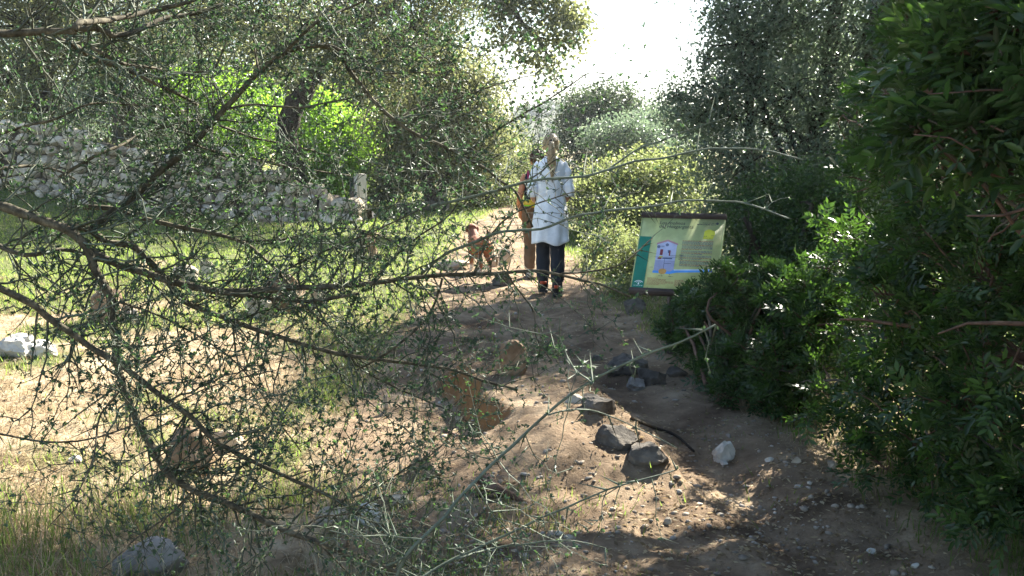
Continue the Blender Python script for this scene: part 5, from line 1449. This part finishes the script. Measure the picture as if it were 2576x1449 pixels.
    def grow(p, dr, L, rad, level, leafy, dst, ratio=1.0):
        nseg = max(3, int(L / .026))
        P = [p]; q = p.copy(); dd = dr.copy()
        zig = r.normal(size=3) * .24
        for i in range(nseg):
            zig = -zig * .8 + r.normal(size=3) * .17
            dd = unit((dd + zig + np.array([0, 0, .02]))[None])[0]
            q = q + dd * L / nseg
            P.append(q.copy())
        P = np.array(P)
        if (np.linalg.norm(P - np.array([0, 0, CAM_Z]), axis=1) < 1.05).any(): return
        e = P[-1]
        if .0 < e[0] / e[1] < .075 and -.12 < (e[2] - CAM_Z) / e[1] < .02 and r.random() < .7: return     # few sprays before the hikers
        if .12 < e[0] / e[1] < .23 and -.18 < (e[2] - CAM_Z) / e[1] < -.04 and r.random() < .7: return
        rr = np.linspace(rad, rad * .4, len(P))
        dst.add(*tube(P, rr, 4 if rad > .0017 else 3, False))
        for i in range(1, len(P)):
            t = P[i] - P[i - 1]; t /= np.linalg.norm(t)
            s = r.normal(size=3); s -= t * s.dot(t); s /= np.linalg.norm(s)
            if r.random() < .32 * ratio:
                thorn(P[i], s + t * r.uniform(.3, .9), r.uniform(.012, .036), .0013, dst if dst is shoots else thorns)
            if r.random() < .74 * leafy:
                nodes.append((P[i], unit((s * -1 + t * .6)[None])[0], r.uniform(.8, 1.3), dst is shoots))
            if level < 2 and r.random() < (.36 if level == 0 else .12) and i < len(P) - 1:
                s2 = r.normal(size=3); s2 -= t * s2.dot(t); s2 /= np.linalg.norm(s2)
                grow(P[i], unit((t * .75 + s2 * .8)[None])[0], L * r.uniform(.25, .55), rad * .66, level + 1, leafy, dst, ratio)
        nodes.append((P[-1], dd, 1.0, dst is shoots))
    for pts, t0, t1, d0, d1, dens, leafy in BR:
        n = len(pts)
        s = np.concatenate([[0], np.cumsum([math.dot if False else math.hypot(pts[i + 1][0] - pts[i][0], pts[i + 1][1] - pts[i][1]) for i in range(n - 1)])]); s /= s[-1]
        dd = d0 + (d1 - d0) * s + .05 * np.sin(s * 7 + t0)
        A = np.array([np.append(D(p[0], p[1], q), M(t0 + (t1 - t0) * k, q) * .5) for p, q, k in zip(pts, dd, s)])
        A = catmull(A, .018)
        A[:, :3] += np.cumsum(r.normal(size=(len(A), 3)) * .0007, 0)
        A[:, 3] *= 1 + .09 * np.sin(np.arange(len(A)) * 1.7) * r.random(len(A)) + .10 * (r.random(len(A)) < .12)
        pale = (min(d0, d1) < 1.62) or pts[-1][0] > 1800
        b = MB(); b.add(*tube(A[:, :3], A[:, 3], 9 if t0 > 10 else 7))
        b.build("branch", MAT['shoot'] if pale else MAT['bark_thorn'], root, None, True)
        Ls = np.concatenate([[0], np.cumsum(np.linalg.norm(np.diff(A[:, :3], axis=0), axis=1))])
        dst = shoots if pale else tw
        m = int(Ls[-1] / (.019 if not pale else .040) * dens)
        for k in range(m):
            at = r.uniform(.02, 1.0)
            i = min(len(A) - 2, int(at * (len(A) - 1)))
            t = A[i + 1, :3] - A[i, :3]; t /= np.linalg.norm(t)
            px_right = A[i, 0] / A[i, 1] * FPX + 512 > 585
            side = r.normal(size=3) * np.array([1, .55, 1]); side -= t * side.dot(t); side /= np.linalg.norm(side)
            if px_right and r.random() < .35: continue
            L = r.uniform(.05, .17) if px_right else r.uniform(.08, .34)
            if pale: L *= .6
            grow(A[i, :3].copy(), unit((t * r.uniform(.1, 1.0) * (1 if pts[0][0] < pts[-1][0] or True else -1) + side)[None])[0], L, min(.0027, max(.0011, A[i, 3] * .42)), 0 if L > .08 else 1, leafy * (.8 if pale else 1), shoots if r.random() < .38 else dst, 1.5 if px_right or pale else 1.0)
        for k in range(int(Ls[-1] / .05)):
            i = min(len(A) - 2, int(r.random() * (len(A) - 1)))
            t = A[i + 1, :3] - A[i, :3]; t /= np.linalg.norm(t)
            side = r.normal(size=3) * np.array([1, .4, 1]); side -= t * side.dot(t); side /= np.linalg.norm(side)
            thorn(A[i, :3], side + t * r.uniform(.2, 1), r.uniform(.025, .07), .0021, dst)
            nodes.append((A[i, :3] + side * A[i, 3], side, .9, pale))
    # trunk out of the picture that carries the limbs
    b = MB(); P = np.array([base, base + [.05, 0, .5], base + [.15, .02, 1.1], base + [.1, -.02, 1.7], base + [.25, 0, 2.4]])
    C = catmull(P, .1); b.add(*tube(C, np.linspace(.11, .05, len(C)), 10)); b.build("trunk", MAT['bark_thorn'], root, None, True)
    for e in (D(-60, 500, 2.3), D(-40, 700, 2.0), D(-40, 84, 2.0), D(-40, 600, 2.3), D(-30, 350, 2.3), D(-30, 425, 2.4), D(-30, 1085, 1.9)):
        k = int(np.argmin(np.abs(C[:, 2] - e[2])))
        Q_ = catmull(np.array([C[k], (C[k] + e) / 2 + [0, 0, .04], e]), .05)
        b = MB(); b.add(*tube(Q_, np.linspace(.03, .016, len(Q_)), 8)); b.build("branch", MAT['bark_thorn'], root, None, True)
    tw.build("twigs", MAT['twig'], root, "stuff")
    shoots.build("shoots", MAT['shoot'], root, "stuff")
    thorns.build("thorns", MAT['twig'], root, "stuff")
    # leaves: small fans at every node
    Np = np.array([n[0] for n in nodes]); Nd = np.array([n[1] for n in nodes]); Ns = np.array([n[2] for n in nodes]); Npale = np.array([n[3] for n in nodes])
    per = 4
    P = np.repeat(Np, per, 0); ax = unit(np.repeat(Nd, per, 0) + r.normal(size=(len(P), 3)) * .62)
    nr = unit(r.normal(size=P.shape) + [0, -.2, .6]); nr = unit(nr - ax * np.sum(ax * nr, 1, keepdims=True))
    dist = np.linalg.norm(P - np.array([0, 0, CAM_Z]), axis=1)
    ln = np.repeat(Ns, per) * r.uniform(.0058, .0112, len(P)) * np.clip(dist / 2.2, .75, 1.1)
    keep = (r.random(len(P)) < .9) & (dist > 1.1)
    P, ax, nr, ln, dist = P[keep], ax[keep], nr[keep], ln[keep], dist[keep]
    tint = np.clip(np.repeat(r.random(len(Np)), per)[keep] * .75 + .25 * r.random(len(P)), 0, 1)
    wd = ln * r.uniform(.36, .5, len(P))
    u = P[:, 0] / P[:, 1] * FPX + 512
    cand = np.where((u > 5) & (u < 1000))[0]
    pick = cand[np.argsort(dist[cand] / ln[cand])[:300]]
    one = np.zeros(len(P), bool); one[pick] = True
    meshes = [raw_mesh("leaf", *leaf_cards6(np.zeros((1, 3)), np.array([[0, 1.0, 0]]), np.array([[0, 0, 1.0]]), 1.0, .5), MAT['lf_thorn'], {"tint": ('FACE', np.full(2, .2 + .25 * k))}) for k in range(3)]
    rl = root_loc(root)
    for i in pick:
        o = link("leaf", meshes[i % 3], root); x = np.cross(ax[i], nr[i]); s_ = ln[i]
        o.matrix_local = Matrix(((x[0] * s_, ax[i, 0] * s_, nr[i, 0] * s_, P[i, 0] - rl[0]), (x[1] * s_, ax[i, 1] * s_, nr[i, 1] * s_, P[i, 1] - rl[1]), (x[2] * s_, ax[i, 2] * s_, nr[i, 2] * s_, P[i, 2] - rl[2]), (0, 0, 0, 1)))
    V, F = leaf_cards6(P[~one], ax[~one], nr[~one], ln[~one], wd[~one])
    obj("foliage", V, F, MAT['lf_thorn'], root, "stuff", {"tint": ('FACE', np.repeat(tint[~one], 2))})
    print("thorn nodes", len(Np), "leaflets", len(P))
thorny_tree()

# ------------------------------------------------------------------ grass, dry weeds, litter, gravel
def scatter(n, dens, y0, y1, r, pw=1.6, lim=1.15):
    """points over the visible ground, thinner with distance"""
    y = y0 + (y1 - y0) * r.random(n) ** pw
    x = (r.random(n) * 2 - 1) * (.55 * y * lim + .3)
    k = r.random(n) < dens(x, y)
    x, y = x[k], y[k]
    return np.stack([x, y, height(x, y)], 1)

def blades(P, h, w, lean, r, mat, name, seg=1, tint=None):
    n = len(P)
    az = r.uniform(0, 2 * math.pi, n)
    sd = np.stack([np.cos(az), np.sin(az), 0 * az], 1); ld = np.stack([-np.sin(az), np.cos(az), 0 * az], 1)
    h = h[:, None]; w = w[:, None]; le = (lean * r.uniform(.3, 1.3, n))[:, None]
    up = np.array([0, 0, 1.0])
    t = r.random(n) if tint is None else tint
    if seg == 1:
        V = np.stack([P - sd * w * .5, P + sd * w * .5, P + up * h + ld * h * le], 1).reshape(-1, 3)
        F = np.arange(n * 3).reshape(-1, 3); T = t
        return obj(name, V, [F], mat, None, "stuff", {"tint": ('FACE', T)})
    mid = P + up * h * .6 + ld * h * le * .35
    tip = P + up * h * (1 - .25 * le) + ld * h * le
    V = np.stack([P - sd * w * .5, P + sd * w * .5, mid + sd * w * .4, mid - sd * w * .4, tip], 1).reshape(-1, 3)
    b = np.arange(n)[:, None] * 5
    return obj(name, V, [b + np.array([[0, 1, 2, 3]]), b + np.array([[3, 2, 4]])], mat, None, "stuff", {"tint": ('FACE', np.concatenate([t, t]))})

def ground_cover():
    r = np.random.default_rng(61)
    gd = lambda x, y: green_mask(x, y) * sst(2.2, .6, x)
    P = scatter(330000, lambda x, y: gd(x, y) * (.35 + .65 * vnoise(x * 3, y * 3, 12)), 3, 27, r, 1.25)
    hh = r.uniform(.02, .065, len(P)) * (.6 + .9 * vnoise(P[:, 0] * 2, P[:, 1] * 2, 13))
    t = np.clip(.25 + .5 * fbm(P[:, 0] * 1.5, P[:, 1] * 1.5, 17) + r.normal(size=len(P)) * .18, 0, 1)
    blades(P, hh, .004 + .0009 * P[:, 1], .8, r, MAT['grass'], "short_grass", 1, t)
    # straw and dead weeds on the bank, left and foreground
    dd = lambda x, y: (1 - path_mask(x, y)) * sst(2.6, 1.2, x) * (.25 + .75 * sst(.4, .6, fbm(x * 1.7, y * 1.7, 19)))
    P = scatter(120000, dd, 2.6, 11, r, 1.3)
    blades(P, r.uniform(.015, .06, len(P)), .0022 + .0004 * P[:, 1], 1.9, r, MAT['straw'], "dry_grass", 2)
    # tall tufts close by on the left
    tc = [(-1.55, 3.3, .22), (-1.9, 3.7, .25), (-1.15, 3.2, .15), (-1.75, 4.3, .2), (-2.2, 4.0, .28), (-1.0, 4.4, .12), (-.75, 3.35, .10), (-.35, 3.5, .09), (-.55, 4.35, .09), (-1.35, 4.0, .16), (-.05, 3.4, .07), (.05, 4.15, .08), (-.95, 3.05, .18), (-1.5, 2.75, .28), (-2.0, 3.0, .3)]
    Q, H = [], []
    for x, y, h in tc:
        k = 420
        a = r.normal(size=(k, 2)) * .16
        Q.append(np.stack([x + a[:, 0], y + a[:, 1]], 1)); H.append(h * r.uniform(.35, 1.2, k))
    Q = np.concatenate(Q); H = np.concatenate(H)
    P = np.stack([Q[:, 0], Q[:, 1], height(Q[:, 0], Q[:, 1])], 1)
    s = r.random(len(P)) < .38
    blades(P[s], H[s], np.full(s.sum(), .0035), 1.1, r, MAT['straw'], "tall_dry_grass", 2)
    blades(P[~s], H[~s] * .9, np.full((~s).sum(), .004), .9, r, MAT['grass'], "tall_green_grass", 2, r.random((~s).sum()) * .7)
    # undergrowth on the shaded right bank
    P = scatter(90000, lambda x, y: sst(1.3, 1.9, x - .3 * vnoise(x * 2, y * 2, 7)) * (1 - path_mask(x, y)), 3, 12, r, 1.3)
    blades(P, r.uniform(.02, .10, len(P)), np.full(len(P), .005), .9, r, MAT['grass'], "bank_grass", 2, r.random(len(P)) * .6)
    P = scatter(26000, lambda x, y: path_mask(x, y) * sst(.48, .62, fbm(x * 2.2, y * 2.2, 25)) * .7, 3.2, 10, r, 1.3)
    blades(P, r.uniform(.01, .03, len(P)), np.full(len(P), .004), 1, r, MAT['grass'], "path_weeds", 1, r.random(len(P)) * .6)
    # leaf litter
    P = scatter(42000, lambda x, y: .25 + .75 * sst(.45, .6, fbm(x * 2, y * 2, 23)), 3, 11, r, 1.3)
    ax = unit(r.normal(size=P.shape) * [1, 1, .18]); nr = unit(r.normal(size=P.shape) * .5 + [0, 0, 1]); nr = unit(nr - ax * np.sum(ax * nr, 1, keepdims=True))
    V, F = leaf_cards(P + [0, 0, .006], ax, nr, r.uniform(.012, .04, len(P)), r.uniform(.006, .016, len(P)))
    obj("leaf_litter", V, F, MAT['straw'], None, "stuff", {"tint": ('FACE', r.random(len(P)) ** 1.2)})
    # gravel
    bm = bmesh.new(); bmesh.ops.create_icosphere(bm, subdivisions=1, radius=.5)
    IV = np.array([v.co[:] for v in bm.verts]); IF = np.array([[v.index for v in f.verts] for f in bm.faces]); bm.free()
    P = scatter(23000, lambda x, y: (.10 + .9 * path_mask(x, y)) * (.2 + .8 * sst(.45, .62, fbm(x * 1.6, y * 1.6, 27))), 3, 11, r, 1.35)
    n = len(P)
    sz = .006 + .034 * r.random(n) ** 4.5
    sc = sz[:, None] * r.uniform(.6, 1.4, (n, 3)) * [1, 1, .55]
    az = r.uniform(0, 6.28, n); c, s_ = np.cos(az), np.sin(az)
    V = IV[None] * (1 + .25 * r.normal(size=(n, len(IV), 1)) * .6) * sc[:, None]
    V = np.stack([V[..., 0] * c[:, None] - V[..., 1] * s_[:, None], V[..., 0] * s_[:, None] + V[..., 1] * c[:, None], V[..., 2]], -1) + (P + [0, 0, .002])[:, None]
    F = (np.arange(n)[:, None, None] * len(IV) + IF[None]).reshape(-1, 3)
    obj("gravel", V.reshape(-1, 3), [F], MAT['gravel'], None, "stuff")
ground_cover()


def haze_box():
    """thin air haze that also imitates lens glare: one closed box round everything"""
    m = bpy.data.materials.new("air"); m.use_nodes = True
    nt = m.node_tree
    nt.nodes.remove(nt.nodes["Principled BSDF"])
    v = nt.nodes.new("ShaderNodeVolumePrincipled")
    v.inputs['Color'].default_value = (.86, .92, 1.0, 1)
    v.inputs['Density'].default_value = HAZE
    v.inputs['Anisotropy'].default_value = .55
    nt.links.new(v.outputs[0], nt.nodes["Material Output"].inputs['Volume'])
    V, Q = box((0, 437, 20), (1900, 1000, 52))
    b = MB(); b.add(V, Q)
    b.build("haze", m, None, "stuff")
if HAZE > 0:
    haze_box()
